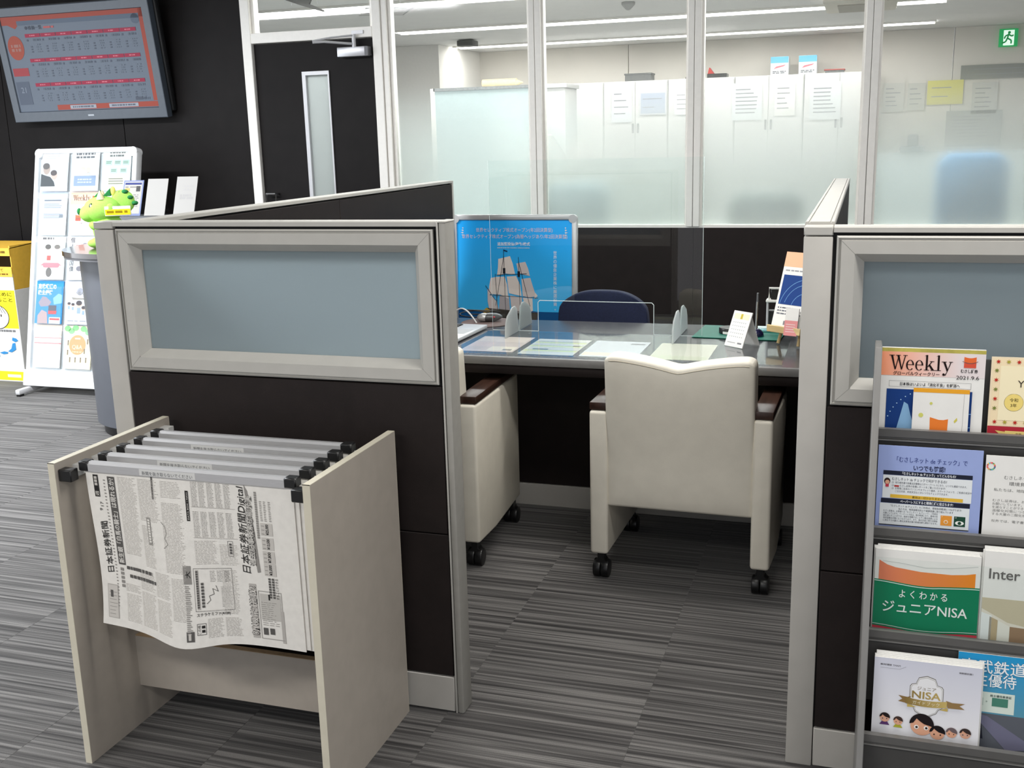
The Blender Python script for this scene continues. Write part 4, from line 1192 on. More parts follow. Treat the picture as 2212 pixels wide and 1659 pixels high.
B().prism([(0.118, 0.018), (0.126, 0.018), (0.20, 0.215), (0.192, 0.218)], 'x', -0.17, 0.17).build('lid', GREYP, lp, local=True, bevel=0.002, seg=1)
tag(B().lathe([(0.112, 0.0), (0.115, 0.001), (0.115, 0.003), (0.112, 0.004)], (-1.52, 4.272, 0.7203), 32).build('mouse_pad', mat('mauve_mouse_pad', (122, 104, 102), 0.8, noise=0.06), None, smooth=True), 'round brownish mouse pad under the grey mouse', 'mouse pad')
ms = thing('computer_mouse', 'grey and silver mouse on the round mouse pad', 'mouse', (-1.515, 4.285, 0.7244), (0, 0, math.radians(-62)))
B().ell((0, 0, 0.0185), 0.031, 0.056, 0.0185, 18, 10).build('shell', mat('mouse_dark', (70, 70, 72), 0.3, noise=0.05), ms, local=True, smooth=True)
B().ell((0, -0.026, 0.019), 0.027, 0.031, 0.0188, 16, 10).build('button_cap', mat('mouse_silver', (176, 176, 176), 0.3, 0.4), ms, local=True, smooth=True)
ms2 = B().ell((0.027, 0.014, 0.022), 0.005, 0.006, 0.004, 10, 6).build('red_mark', mat('mouse_red', (190, 40, 60), 0.4), ms, local=True)
cb = []
for i in range(60):
    a = i / 59 * 2 * PI * 2.4
    cb.append((-1.60 + 0.075 * math.cos(a) + 0.004 * i / 6, 4.33 + 0.030 * math.sin(a * 1.1), 0.730 + 0.028 * (1 + math.sin(a * 0.7 + 1)) / 2 + i * 0.0003))
tag(B().tube(cb, 0.0025, 6).build('mouse_cable', mat('black_cable', (20, 20, 21), 0.45), None, smooth=True), 'black coiled mouse cable behind the laptop', 'cable')
wc = [(-1.70 + 0.14 * i / 20, 4.26 - 0.02 * i / 20, 0.7235 + 0.060 * math.sin(PI * i / 20)) for i in range(21)]
tag(B().tube(wc, 0.0032, 6).build('charging_cable', mat('white_cable', (226, 226, 226), 0.4), None, smooth=True), 'white cable arching up behind the laptop', 'cable')

# right end of the desk
gm = thing('cutting_mat', 'dark green cutting mat at the right of the desk', 'mat', (-0.47, 4.22, 0.7232), (0, 0, math.radians(-3)))
B().box(-0.135, -0.155, 0.0, 0.20, 0.115, 0.003).build('mat_sheet', mat('green_mat', (28, 112, 96), 0.6, noise=0.06), gm, local=True, bevel=0.001, seg=1)
t = thing('ink_pad', 'round black ink pad with a white label on the green mat', 'ink pad', (-0.475, 4.175, 0.7264))
B().lathe([(0.043, 0), (0.046, 0.003), (0.046, 0.019), (0.043, 0.023), (0.02, 0.024)], (-0.475, 4.175, 0.7264), 28).build('tin', BLKP, t, smooth=True)
b = B()
for i in range(8):
    a0, a1 = math.radians(-125 + i * 7), math.radians(-118 + i * 7)
    r_ = 0.0464
    b.add([(-0.475 + r_ * math.cos(a0), 4.175 + r_ * math.sin(a0), 0.7285), (-0.475 + r_ * math.cos(a1), 4.175 + r_ * math.sin(a1), 0.7285), (-0.475 + r_ * math.cos(a1), 4.175 + r_ * math.sin(a1), 0.738), (-0.475 + r_ * math.cos(a0), 4.175 + r_ * math.sin(a0), 0.738)], [(0, 1, 2, 3)])
b.build('side_label', PAPER, t, fixn=False)
t = thing('desk_calendar', 'small white desk calendar standing at an angle', 'calendar', (-0.435, 3.905, 0.7232), (0, 0, math.radians(-38)))
lean = math.radians(22)
cs, sn = math.cos(lean), math.sin(lean)
def cal(u, v, w):
    return (u - 0.045, -w * cs + v * sn, v * cs + w * sn + 0.002)
b = B().box(0, 0, -0.004, 0.09, 0.135, 0.0)
b.v = [cal(x, y, z) for x, y, z in b.v]
b.build('card_stand', PAPER, t, local=True)
b = B().box(0.005, 0, -0.003, 0.085, 0.125, 0.0)
b.v = [(x - 0.045, 0.096 - y * 0.36, y * 0.93 + 0.002 + z) for x, y, z in b.v]
b.build('rear_leg', PAPER, t, local=True)
pg = Page(t, fn=cal, step=0.0003)
pg.rect(0.008, 0.105, 0.082, 0.126, (232, 226, 196), 1, 'picture'); pg.rect(0.040, 0.106, 0.050, 0.125, (196, 176, 60), 2, 'picture')
for r_ in range(5):
    for c_ in range(7):
        pg.rect(0.012 + c_ * 0.0098, 0.036 + r_ * 0.0135, 0.0155 + c_ * 0.0098, 0.040 + r_ * 0.0135, (170, 174, 180), 1, 'day_numbers')
pg.rect(0.060, 0.012, 0.080, 0.018, (130, 130, 134), 1); pg.bars(0.010, 0.010, 0.050, 0.02, 1, 0.003, (170, 170, 172), 1, 0.1)
pg.flush()
t = thing('pen_stand', 'chrome pen in a dark blue ball stand', 'pen stand', (-0.373, 4.125, 0.7232))
B().lathe([(0.028, 0), (0.030, 0.006), (0.027, 0.018), (0.018, 0.028), (0.007, 0.033)], (-0.373, 4.125, 0.7232), 24).build('base', mat('navy_glass', (22, 24, 62), 0.12, noise=0.1, coat=0.5), t, smooth=True)
B().tube([(-0.373, 4.125, 0.752), (-0.371, 4.128, 0.86)], 0.0055, 10).build('pen', CHROME, t, smooth=True)
B().tube([(-0.371, 4.128, 0.86), (-0.3706, 4.1285, 0.893)], 0.0045, 10).build('pen_cap', mat('grey_pen', (120, 122, 126), 0.3, 0.5), t, smooth=True)
t = thing('memo_case', 'small pale blue clear case behind the pen stand', 'case', (-0.36, 4.245, 0.7264))
B().box(-0.395, 4.215, 0.7264, -0.325, 4.275, 0.738).build('case', mat('pale_blue_plastic', (150, 206, 212), 0.25), t, bevel=0.004)
B().box(-0.388, 4.222, 0.738, -0.332, 4.268, 0.7415).build('lid', mat('clearish_lid', (214, 234, 236), 0.2), t, bevel=0.002, seg=1)
t = thing('stamp_holder', 'black and white stamp holder frame at the right end of the desk', 'holder', (-0.29, 4.30, 0.7205))
b = B()
for xa in (-0.345, -0.225):
    b.tube([(xa, 4.28, 0.7255), (xa, 4.28, 0.835)], 0.005, 8)
b.build('upright', SILV, t)
B().box(-0.352, 4.272, 0.835, -0.218, 4.325, 0.845).build('shelf', PAPER, t, bevel=0.002, seg=1)
B().box(-0.345, 4.285, 0.7205, -0.225, 4.325, 0.80).build('drawer', BLKP, t, bevel=0.003, seg=1)
B().box(-0.335, 4.28, 0.846, -0.225, 4.32, 0.886).build('upper_tray', BLKP, t, bevel=0.003, seg=1)
B().tube([(-0.34, 4.275, 0.847), (-0.34, 4.275, 0.892), (-0.22, 4.275, 0.892), (-0.22, 4.275, 0.847)], 0.004, 8).build('wire_frame', PAPER, t)
# little easel with booklets
eas = thing('tabletop_easel', 'small pale wooden easel beside the right partition', 'easel', (-0.235, 3.98, 0.7205), (0, 0, math.radians(-34)))
PINE = mat('pale_pine', (222, 196, 142), 0.6, noise=0.12, nscale=12, stretch=(1, 1, 8))
for xx in (-0.045, 0.045):
    B().tube([(xx, -0.015, 0.006), (xx * 0.6, 0.065, 0.26)], 0.006, 8).build('front_leg', PINE, eas, local=True)
B().tube([(0, 0.055, 0.24), (0, 0.13, 0.006)], 0.006, 8).build('rear_leg', PINE, eas, local=True)
B().box(-0.075, -0.045, 0.052, 0.075, 0.004, 0.060).build('ledge', PINE, eas, local=True, bevel=0.002, seg=1)
B().box(-0.075, -0.047, 0.052, 0.075, -0.040, 0.078).build('ledge_lip', PINE, eas, local=True, bevel=0.002, seg=1)
def booklet(name, label, cat, loc, lean, w, h, thick=0.004, sheets=0, base=PAPER, yaw=0.0, group=None, roll=0.0, sdy=1.0):
    t = thing(name, label, cat, loc, (PI / 2 - lean, roll, yaw), group=group)
    B().box(0, 0, -thick, w, h, 0).build('cover', base, t, local=True, fixn=False)
    for k in range(sheets):
        dx, dy = random.uniform(-0.004, 0.004), (0.002 + 0.003 * k) * sdy
        B().box(dx, dy, -thick - 0.002 * (k + 1), w + dx, h + dy, -thick - 0.002 * k - 0.0006).build('inner_copy', PAPER, t, local=True, fixn=False)
    return t
def draw_globe(pg, x0, y0, x1, y1):
    pg.rect(x0, y0, x1, y1, (26, 62, 128), 2, 'globe_picture')
    cx, cy = x1, y0 - (y1 - y0) * 0.1
    for k, rr in enumerate((0.95, 0.78, 0.5)):
        R_ = (x1 - x0) * rr
        pts = [(cx - R_ * math.cos(math.radians(a)), cy + R_ * math.sin(math.radians(a))) for a in range(0, 92, 6)]
        pts = [(px, py) for px, py in pts if x0 <= px <= x1 and y0 <= py <= y1]
        if len(pts) > 1:
            pg.line(pts, 0.0016, (120, 170, 220), 3, 'globe_lines')
bk = booklet('booklet', 'booklet with a blue globe picture standing on the wooden easel', 'booklet', (0, 0, 0), math.radians(17), 0.135, 0.29)
M_e = Matrix.Translation((-0.235, 3.98, 0.7205)) @ Matrix.Rotation(math.radians(-34), 4, 'Z') @ Matrix.Translation((-0.0675, -0.033, 0.0615))
place(bk, M_e.to_translation(), (PI / 2 - math.radians(17), 0, math.radians(-34)))
pg = Page(bk)
pg.rect(0, 0.235, 0.135, 0.29, (238, 186, 150), 1); draw_globe(pg, 0.010, 0.095, 0.125, 0.205)
pg.bars(0.012, 0.215, 0.12, 0.228, 1, 0.005, (150, 150, 154), 1, 0.1, seg=0.012); pg.bars(0.012, 0.055, 0.12, 0.088, 3, 0.005, (110, 112, 120), 1, 0.3, seg=0.01); pg.rect(0.05, 0.02, 0.085, 0.035, (130, 130, 134), 1)
pg.flush()
bk = booklet('booklet', 'pink booklet tucked at the side of the wooden easel', 'booklet', (0, 0, 0), math.radians(12), 0.05, 0.10, 0.006)
M_e2 = Matrix.Translation((-0.235, 3.98, 0.7205)) @ Matrix.Rotation(math.radians(-34), 4, 'Z') @ Matrix.Translation((0.012, -0.060, 0.050))
place(bk, M_e2.to_translation(), (PI / 2 - math.radians(12), 0, math.radians(-20)))
pg = Page(bk)
pg.rect(0, 0, 0.05, 0.055, (226, 150, 150), 1); pg.bars(0.006, 0.01, 0.044, 0.045, 4, 0.003, (238, 206, 204), 2, 0.3); pg.flush()

# ================================================================== POSTER STAND AND STAFF CHAIR
ps = thing('poster_stand', 'aluminium framed sailing-ship poster behind the desk', 'poster stand', (-1.63, 4.97, 0), (0, 0, 0))
PA = math.radians(3)
PM = Matrix.Translation((-1.953, 4.955, 0.236)) @ Matrix.Rotation(PI / 2 - PA, 4, 'X') @ Matrix.Scale(1.0535, 4)
pinv = MW[ps.name].inverted()
def pf(x, y, z):
    return tuple(pinv @ (PM @ Vector((x, y, z))))
PWd, PHt = 0.614, 0.848
b = B().box(0.01, 0.01, -0.012, PWd - 0.01, PHt - 0.01, 0.0); b.v = [pf(*p) for p in b.v]
b.build('backing_board', mat('backing_grey', (120, 122, 126), 0.6), ps, local=True)
fr = B()
def rail(x0, y0, x1, y1):
    f = B().box(x0, y0, -0.016, x1, y1, 0.008); f.v = [pf(*p) for p in f.v]
    f.build('frame_rail', ALU, ps, local=True, bevel=0.006, seg=3)
rail(0.018, PHt - 0.026, PWd - 0.018, PHt); rail(0.018, 0, PWd - 0.018, 0.026); rail(0, 0.018, 0.026, PHt - 0.018); rail(PWd - 0.026, 0.018, PWd, PHt - 0.018)
for cx, cy in ((0.02, 0.02), (PWd - 0.02, 0.02), (0.02, PHt - 0.02), (PWd - 0.02, PHt - 0.02)):
    f = B().cyl((cx, cy, -0.0155), 0.0195, 0.024, 'z', 20); f.v = [pf(*p) for p in f.v]
    f.build('corner_joint', ALU, ps, local=True, smooth=True)
for xx in (-1.88, -1.40):
    B().tube([(xx, 4.97, 0.28), (xx, 4.945, 0.012)], 0.012, 10).build('leg', ALU, ps, smooth=True)
    B().tube([(xx, 5.00, 0.80), (xx, 5.22, 0.012)], 0.010, 10).build('rear_leg', ALU, ps, smooth=True)
pg = Page(ps, fn=pf, step=0.0006)
x0, x1, y1 = 0.026, PWd - 0.026, PHt - 0.026
pg.rect(x0, 0.026, x1, y1, grad_ink('poster_sky', (70, 194, 252), (34, 168, 250), 0.55, 1.10, 2), 1, 'poster_print')
pg.rect(x0, 0.026, x1, 0.395, (24, 84, 140), 2, 'poster_sea')
hl_ = [(x0, 0.395)] + [(x0 + (x1 - x0) * i / 20, 0.397 + 0.012 * max(0, math.sin(i * 0.5 + 2.4)) * (1.5 if i < 6 else 0.7)) for i in range(21)] + [(x1, 0.395)]
pg.poly(hl_, (16, 70, 130), 2, 'poster_horizon')
cxp = (x0 + x1) / 2
pg.text('世界セレクティブ株式オープン(年2回決算型)', cxp + 0.002, y1 - 0.053, 0.021, (226, 208, 214), 3, 'C', width=0.375)
pg.text('世界セレクティブ株式オープン(為替ヘッジあり/年2回決算型)', cxp + 0.002, y1 - 0.083, 0.021, (226, 208, 214), 3, 'C', width=0.515)
pg.text('追加型投信/海外/株式', cxp, y1 - 0.116, 0.017, (240, 244, 248), 3, 'C', width=0.160, bold=0.02)
pg.bars(cxp - 0.08, y1 - 0.132, cxp + 0.08, y1 - 0.124, 1, 0.004, (190, 214, 232), 3, 0.0, seg=0.006)
for i, c_ in enumerate('世界の優良企業株に厳選投資。'):
    pg.text(c_, x0 + 0.482, y1 - 0.157 - i * 0.0198, 0.019, (236, 240, 244), 3, 'C')
for sx, xx in ((1, x0 + 0.03), (-1, x1 - 0.03)):
    for k in range(5):
        yy = y1 - 0.032 - k * 0.011
        pg.poly([(xx, yy), (xx - sx * 0.012 * (1 - abs(k - 2) / 3), yy - 0.003), (xx, yy - 0.008), (xx + sx * 0.004, yy - 0.004)], (210, 214, 222), 3, 'ornament')
# ship: X/Y measured on the poster, Y up from the poster's top edge
def S(x, y): return (x0 + x, y1 - y)
def sail(pts, col, layer=4): pg.poly([S(*p) for p in pts], col, layer, 'sail')
C1, C2, C3 = (236, 222, 217), (216, 202, 202), (182, 172, 178)
sail([(0.205, 0.180), (0.263, 0.166), (0.276, 0.200), (0.288, 0.252), (0.240, 0.248), (0.198, 0.258), (0.203, 0.22)], C1)
sail([(0.294, 0.200), (0.338, 0.192), (0.352, 0.225), (0.360, 0.258), (0.330, 0.252), (0.304, 0.244)], C2)
sail([(0.166, 0.270), (0.194, 0.264), (0.236, 0.262), (0.248, 0.30), (0.254, 0.366), (0.215, 0.348), (0.155, 0.345), (0.158, 0.31)], C1, 5)
sail([(0.246, 0.262), (0.292, 0.258), (0.312, 0.30), (0.318, 0.352), (0.285, 0.346), (0.256, 0.34)], C1, 4)
sail([(0.318, 0.272), (0.362, 0.266), (0.374, 0.305), (0.390, 0.352), (0.355, 0.358), (0.325, 0.352)], C2, 5)
sail([(0.150, 0.320), (0.160, 0.345), (0.196, 0.380), (0.205, 0.42), (0.158, 0.425), (0.150, 0.38)], C2, 6)
sail([(0.210, 0.352), (0.256, 0.352), (0.262, 0.44), (0.205, 0.44)], C3, 4)
sail([(0.262, 0.350), (0.320, 0.358), (0.322, 0.43), (0.27, 0.44)], C2, 6)
sail([(0.325, 0.360), (0.372, 0.362), (0.374, 0.42), (0.345, 0.435)], C1, 6)
sail([(0.386, 0.335), (0.398, 0.350), (0.380, 0.365)], C1, 6)
for a, b2 in (((0.232, 0.135), (0.240, 0.44)), ((0.305, 0.170), (0.312, 0.44)), ((0.190, 0.25), (0.200, 0.44)), ((0.140, 0.305), (0.19, 0.375)), ((0.196, 0.255), (0.345, 0.247)), ((0.16, 0.35), (0.40, 0.36)), ((0.233, 0.165), (0.19, 0.40)), ((0.305, 0.19), (0.36, 0.40))):
    pg.line([S(*a), S(*b2)], 0.0022, (44, 46, 58), 7, 'mast')
pg.poly([S(0.232, 0.136), S(0.252, 0.142), S(0.25, 0.146), S(0.232, 0.141)], (30, 36, 70), 7, 'flag')
pg.rect(*S(0.228, 0.248), *S(0.240, 0.222), (40, 42, 52), 7, 'mast'); pg.rect(*S(0.300, 0.262), *S(0.312, 0.236), (40, 42, 52), 7, 'mast')
pg.poly([S(0.125, 0.425), S(0.15, 0.412), S(0.40, 0.43), S(0.392, 0.465), S(0.16, 0.47)], (56, 50, 44), 6, 'ship_hull'); pg.poly([S(0.122, 0.428), S(0.145, 0.41), S(0.17, 0.43), S(0.15, 0.455)], (196, 160, 60), 7, 'ship_prow')
pg.flush()

NAVY = mat('navy_fabric', (28, 36, 66), 0.85, noise=0.15, nscale=120, bump=0.2, bscale=900)
stf = thing('swivel_chair', 'navy blue fabric swivel chair behind the desk', 'chair', (-1.082, 4.775, 0), (0, 0, 0))
b = B()
def nb(u, v):
    # backrest shell: u across, v up
    a = (u - 0.5) * 2
    wv = 0.222 * (1 - 0.12 * v) * (1 - 0.18 * max(0, (v - 0.8) / 0.2) ** 2)
    z = 0.44 + 0.385 * v - 0.035 * (abs(a) ** 3) * (v ** 4)
    return (a * wv, -0.20 + 0.045 * (1 - a * a) * 0.4 - 0.03 * v, z)
b.grid(nb, 18, 14)
n_ = len(b.v)
b.v += [(x, y + 0.055, z) for x, y, z in b.v]
b.f += [tuple(i + n_ for i in q)[::-1] for q in b.f]
edge = list(range(19)) + [19 * j + 18 for j in range(1, 15)] + [19 * 14 + i for i in range(17, -1, -1)] + [19 * j for j in range(13, 0, -1)]
for a, c in zip(edge, edge[1:] + edge[:1]):
    b.f.append((a, c, c + n_, a + n_))
b.build('backrest', NAVY, stf, local=True, bevel=0.014, seg=3)
B().box(-0.215, -0.17, 0.41, 0.215, 0.26, 0.49).build('seat', NAVY, stf, local=True, bevel=0.03, seg=3)
B().cyl((0, 0, 0.09), 0.028, 0.33, n=14).build('gas_column', BLKP, stf, local=True, smooth=True)
for k in range(5):
    a = 2 * PI * k / 5 + 0.3
    arm = B().tube([(0.02 * math.cos(a), 0.02 * math.sin(a), 0.10), (0.27 * math.cos(a), 0.27 * math.sin(a), 0.075)], 0.018, 8).build('base_arm', BLKP, stf, local=True)
    B().cyl((0.27 * math.cos(a) - 0.014, 0.27 * math.sin(a), 0.028), 0.028, 0.028, 'x', 14).build('caster', BLKP, arm, local=True)

# ================================================================== BROCHURE RACK ON THE RIGHT
RG = mat('dark_grey_steel', (72, 71, 70), 0.45, noise=0.05, nscale=40)
RGL = mat('mid_grey_lip', (100, 99, 97), 0.4, noise=0.04)
RSIDE = mat('grey_rack_side', (122, 121, 119), 0.45, noise=0.03)
RX0, RX1 = 0.036, 0.96
TY = [2.318, 2.256, 2.188, 2.115, 2.045]
TZ = [0.874, 0.674, 0.472, 0.271, 0.070]
rr = thing('brochure_rack', 'dark grey slanted brochure rack before the right partition', 'brochure rack', (0.5, 2.2, 0))
side = [(2.385, 0.0), (2.02, 0.0), (2.085, 0.24), (2.305, 1.052), (2.385, 1.052)]
for xa in (RX0, RX1 - 0.014):
    B().prism(side, 'x', xa, xa + 0.014).build('side_panel', RSIDE, rr, bevel=0.0015, seg=1)
B().box(RX0 + 0.014, 2.372, 0.70, RX1 - 0.014, 2.380, 1.02).build('back_plate', RG, rr)
for k in range(5):
    y, z = TY[k], TZ[k]
    # fascia below the lip, slanted a little, pocket floor behind
    b = B().prism([(y + 0.004, z - 0.004), (y + 0.010, z - 0.004), (y + 0.018, z - 0.17 if k < 4 else 0.0), (y + 0.012, z - 0.17 if k < 4 else 0.0)], 'x', RX0 + 0.014, RX1 - 0.014)
    b.build('shelf_front', RG, rr)
    B().box(RX0 + 0.014, y + 0.012, z - 0.150 if k < 4 else 0.01, RX1 - 0.014, min(y + 0.06, 2.372), z - 0.142 if k < 4 else 0.018).build('pocket_floor', RG, rr)
    lip = B().prism([(y - 0.006, z + 0.001), (y + 0.008, z + 0.001), (y + 0.008, z - 0.022), (y + 0.001, z - 0.022), (y - 0.001, z - 0.017), (y - 0.004, z - 0.016)], 'x', RX0 + 0.014, RX1 - 0.014)
    lip = lip.build('shelf_lip', RGL, rr)
    B().box(RX0 + 0.014, y - 0.002, z - 0.0255, RX1 - 0.014, y + 0.010, z - 0.0225).build('lip_bead', mat('pale_lip_bead', (124, 123, 120), 0.4), lip)
    if k < 4:
        B().prism([(y + 0.009, z), (y + 0.0098, z), (y + 0.058 if k else y + 0.05, z + 0.16), (y + 0.0572 if k else y + 0.0492, z + 0.16)], 'x', RX0 + 0.014, RX1 - 0.014).build('shelf_back', RG, rr) if k == 9 else None
for k, (xa, xb, dz) in enumerate(((0.052, 0.262, 0.0), (0.056, 0.40, 0.158), (0.40, 0.62, 0.158))):
    if k == 0: continue
    y, z = TY[2], TZ[2]
    B().prism([(y + 0.0005, z - 0.01), (y + 0.0015, z - 0.01), (y + 0.0115, z + dz), (y + 0.0105, z + dz)], 'x', xa, xb).build('clear_pocket', CLEAR, rr)
def rack_book(k, x, w, h, label, sheets, base=PAPER, dip=0.135, dy=0.0, lean=4.0, roll=0.0, name='booklet', cat='booklet', sdy=1.0):
    return booklet(name, label, cat, (x, TY[k] + 0.0185 + dy, TZ[k] - dip), math.radians(lean), w, h, 0.004, sheets, base, group='booklets in the brochure rack', roll=roll, sdy=sdy)
GOLD = mat('gold_print', (188, 176, 84), 0.4, 0.3, noise=0.25, nscale=30)
def musashi_logo(pg, x, y, w):
    """red book-like square cut by a white swoosh"""
    h = w * 0.98
    top = [(x + w * i / 8, y + h - w * 0.10 * math.sin(PI * i / 8)) for i in range(9)]
    mid = [(x + w * i / 8, y + h * 0.55 - w * 0.10 * math.sin(PI * i / 8)) for i in range(9)]
    mid2 = [(x + w * i / 8, y + h * 0.48 - w * 0.10 * math.sin(PI * i / 8)) for i in range(9)]
    pg.poly(mid + top[::-1], (226, 106, 54), 3, 'logo'); pg.poly([(x, y), (x + w, y)] + mid2[::-1], (212, 84, 62), 3, 'logo')
    pg.line([(x - w * 0.14, y + h * 0.60)] + [(px, py - w * 0.03) for px, py in mid] + [(x + w * 1.14, y + h * 0.60)], w * 0.04, (120, 50, 40), 4, 'logo')
# row 1
wk = rack_book(0, 0.0500, 0.205, 0.2970, 'Weekly magazine with an orange header in the top rack tier', 3, dip=0.128, sdy=0.1)
pg = Page(wk)
w, h = 0.205, 0.297
pg.rect(0, h - 0.008, w, h, GOLD, 1, 'gold_strip')
pg.rect(0, h - 0.059, w, h - 0.008, grad_ink('weekly_header', (246, 158, 118), (226, 216, 216), 0.0, 0.16), 1, 'header_band')
serif_weekly(pg, 0.016, h - 0.046, 0.031, 0.126, (28, 16, 16), 3)
pg.text('グローバルウィークリー', 0.025, h - 0.057, 0.0085, (52, 34, 30), 3, 'L', width=0.092, bold=0.02)
musashi_logo(pg, 0.1635, h - 0.0375, 0.0235)
pg.text('むさし証券', 0.1745, h - 0.0475, 0.0082, (30, 30, 30), 3, 'C', width=0.033, bold=0.02)
pg.text('2021.9.6', 0.194, h - 0.0625, 0.0115, (48, 42, 42), 3, 'R', width=0.044)
pg.frame(0.018, h - 0.083, 0.180, h - 0.070, 0.0005, (120, 120, 124), 2)
pg.text('日本株はいよいよ「消化不良」を解消へ', 0.099, h - 0.0795, 0.0078, (44, 44, 48), 3, 'C', width=0.118, bold=0.015)
draw_globe(pg, 0.014, 0.02, 0.183, h - 0.088)
pg.poly([(0.032, 0.10), (0.05, h - 0.115), (0.058, h - 0.12), (0.064, 0.155), (0.072, 0.13), (0.06, 0.10)], (140, 184, 222), 4, 'globe_land')
for i in range(9):
    a = math.radians(20 + i * 7)
    pg.circ(0.105 - 0.092 * math.cos(a), 0.118 + 0.092 * math.sin(a), 0.0013, (170, 205, 235), 4, 'globe_lines', n=8)
pg.flush()
ov = booklet('leaflet', 'white leaflet with an orange top edge tucked over the Weekly magazine', 'leaflet', (0.1175, TY[0] + 0.0130, TZ[0] - 0.075), math.radians(4), 0.110, 0.162, 0.001, 0, group='booklets in the brochure rack')
pg = Page(ov)
pg.rect(0, 0.153, 0.110, 0.162, (232, 164, 46), 1); pg.line([(0.098, 0.0), (0.1, 0.153)], 0.0006, (170, 168, 166), 1)
pg.circ(0.036, 0.130, 0.003, (204, 204, 110), 1, 'dot'); pg.circ(0.017, 0.104, 0.0048, (206, 206, 112), 1, 'dot')
pg.poly([(0.082, 0.094), (0.088, 0.102), (0.089, 0.096), (0.084, 0.09)], (206, 196, 90), 1, 'dot')
pg.poly([(0.036, 0.06), (0.070, 0.06), (0.071, 0.098), (0.062, 0.0955), (0.053, 0.0955), (0.035, 0.1005)], (228, 124, 50), 1, 'logo'); pg.flush()
yo = rack_book(0, 0.2660, 0.205, 0.272, 'cream seminar leaflet with a border of red maple leaves', 0, mat('cream_card', (236, 218, 186), 0.6, noise=0.02), dip=0.115, name='leaflet', cat='leaflet')
pg = Page(yo)
w, h = 0.205, 0.272
def maple(x, y, r, col):
    pts = []
    for i in range(14):
        a = math.radians(90 + i * 360 / 14)
        q = r if i % 2 == 0 else r * 0.38
        pts.append((x + q * math.cos(a), y + q * math.sin(a)))
    pg.poly(pts, col, 3, 'leaf')
pg.rect(0.004, 0.128, w - 0.004, h - 0.003, (240, 220, 182), 1)
pg.rect(0.018, 0.140, w - 0.018, h - 0.018, (244, 232, 196), 2)
for i in range(10):
    maple(0.013 + i * 0.0195, h - 0.0095, 0.0055, (186, 44, 34) if i % 2 == 0 else (170, 160, 60))
    maple(0.013 + i * 0.0195, 0.136, 0.0055, (186, 44, 34) if i % 2 == 0 else (170, 160, 60))
for i in range(5):
    maple(0.011, h - 0.028 - i * 0.0198, 0.0055, (120, 130, 60) if i % 2 == 0 else (186, 44, 34))
pg.circ(0.047, 0.178, 0.0185, (170, 160, 80), 2, 'badge'); pg.circ(0.047, 0.178, 0.0178, (238, 214, 126), 3, 'badge')
pg.text('令和', 0.047, 0.180, 0.0085, (70, 60, 30), 4, 'C'); pg.text('3年', 0.047, 0.169, 0.0085, (70, 60, 30), 4, 'C')
pg.text('You', 0.052, 0.2105, 0.0205, (60, 52, 44), 4, 'L')
pg.rect(0, 0, w, 0.127, (176, 44, 58), 2)
pg.poly([(0.015, 0.118), (0.034, 0.116), (0.034, 0.107), (0.015, 0.105), (0.022, 0.112)], (226, 200, 120), 3, 'ribbon'); pg.rect(0.034, 0.106, 0.09, 0.118, (236, 210, 130), 4, 'ribbon')
pg.text('内容', 0.060, 0.1095, 0.006, (60, 40, 20), 5, 'C'); pg.text('マーケットセミナー', 0.018, 0.092, 0.0105, (240, 214, 214), 4, 'L', width=0.072, bold=0.02)
pg.text('経済評論家', 0.036, 0.079, 0.008, (236, 190, 190), 4, 'L', width=0.032); pg.flush()
# row 2
BLU = mat('lavender_blue_paper', (150, 166, 216), 0.55, noise=0.02)
bl = rack_book(1, 0.0530, 0.205, 0.275, 'lavender blue online-report leaflet in the second rack tier', 0, BLU, dip=0.105, name='leaflet', cat='leaflet', lean=5)
pg = Page(bl)
w, h = 0.205, 0.275
NVY = (38, 52, 120)
pg.text('「むさしネット de チェック」で', w * 0.52, h - 0.0330, 0.0128, NVY, 2, 'C', width=0.138)
pg.text('いつでも確認!', w * 0.50, h - 0.0495, 0.0128, (30, 36, 70), 2, 'C', width=0.062, bold=0.015)
pg.rect(0.012, h - 0.0625, w - 0.018, h - 0.0535, (34, 38, 54), 2)
pg.text('「むさしネット de チェック」ってどんなもの?', w * 0.5, h - 0.0605, 0.0068, (226, 230, 236), 3, 'C', width=0.105, bold=0.02)
pg.rect(0.012, h - 0.113, w - 0.018, h - 0.0632, (226, 230, 232), 2, 'text_box')
pg.circ(0.0205, h - 0.0765, 0.0062, (52, 36, 34), 3, 'portrait', ry=0.0072); pg.circ(0.0208, h - 0.0785, 0.0045, (222, 168, 140), 4, 'portrait'); pg.rect(0.0175, h - 0.0890, 0.0240, h - 0.0828, (196, 60, 80), 4, 'portrait')
pg.text('むさしネット de チェックで何ができるの?', 0.030, h - 0.0735, 0.0074, (44, 48, 60), 3, 'L', width=0.108)
for i, s in enumerate(('取引報告書や各種法定書類などがペーパーレスになり、いつでも確認できます。', 'むさし証券の各種レポートをご覧いただけます!', 'お客様ご自身のパソコンやタブレット端末、スマートフォンで、ご投資の状況や', 'ご注文内容、約定状況などがいつでもチェックできます。')):
    xs = 0.046 if i == 1 else 0.037
    pg.text(s, xs, h - 0.0805 - i * 0.0062, 0.0050, (70, 74, 84), 3, 'L', width=(0.140, 0.090, 0.150, 0.105)[i])
for i in range(3):
    pg.text(('①', '②', '③')[i], 0.030, h - 0.0805 - i * 0.0062, 0.0050, (70, 74, 84), 3, 'L')
pg.rect(0.0352, h - 0.0880, 0.0445, h - 0.0842, (176, 60, 60), 3)
pg.rect(0.028, h - 0.1120, w - 0.034, h - 0.1045, (224, 182, 66), 3); pg.text('費用は一切かかりません!', w * 0.5, h - 0.1102, 0.0055, (60, 50, 20), 4, 'C')
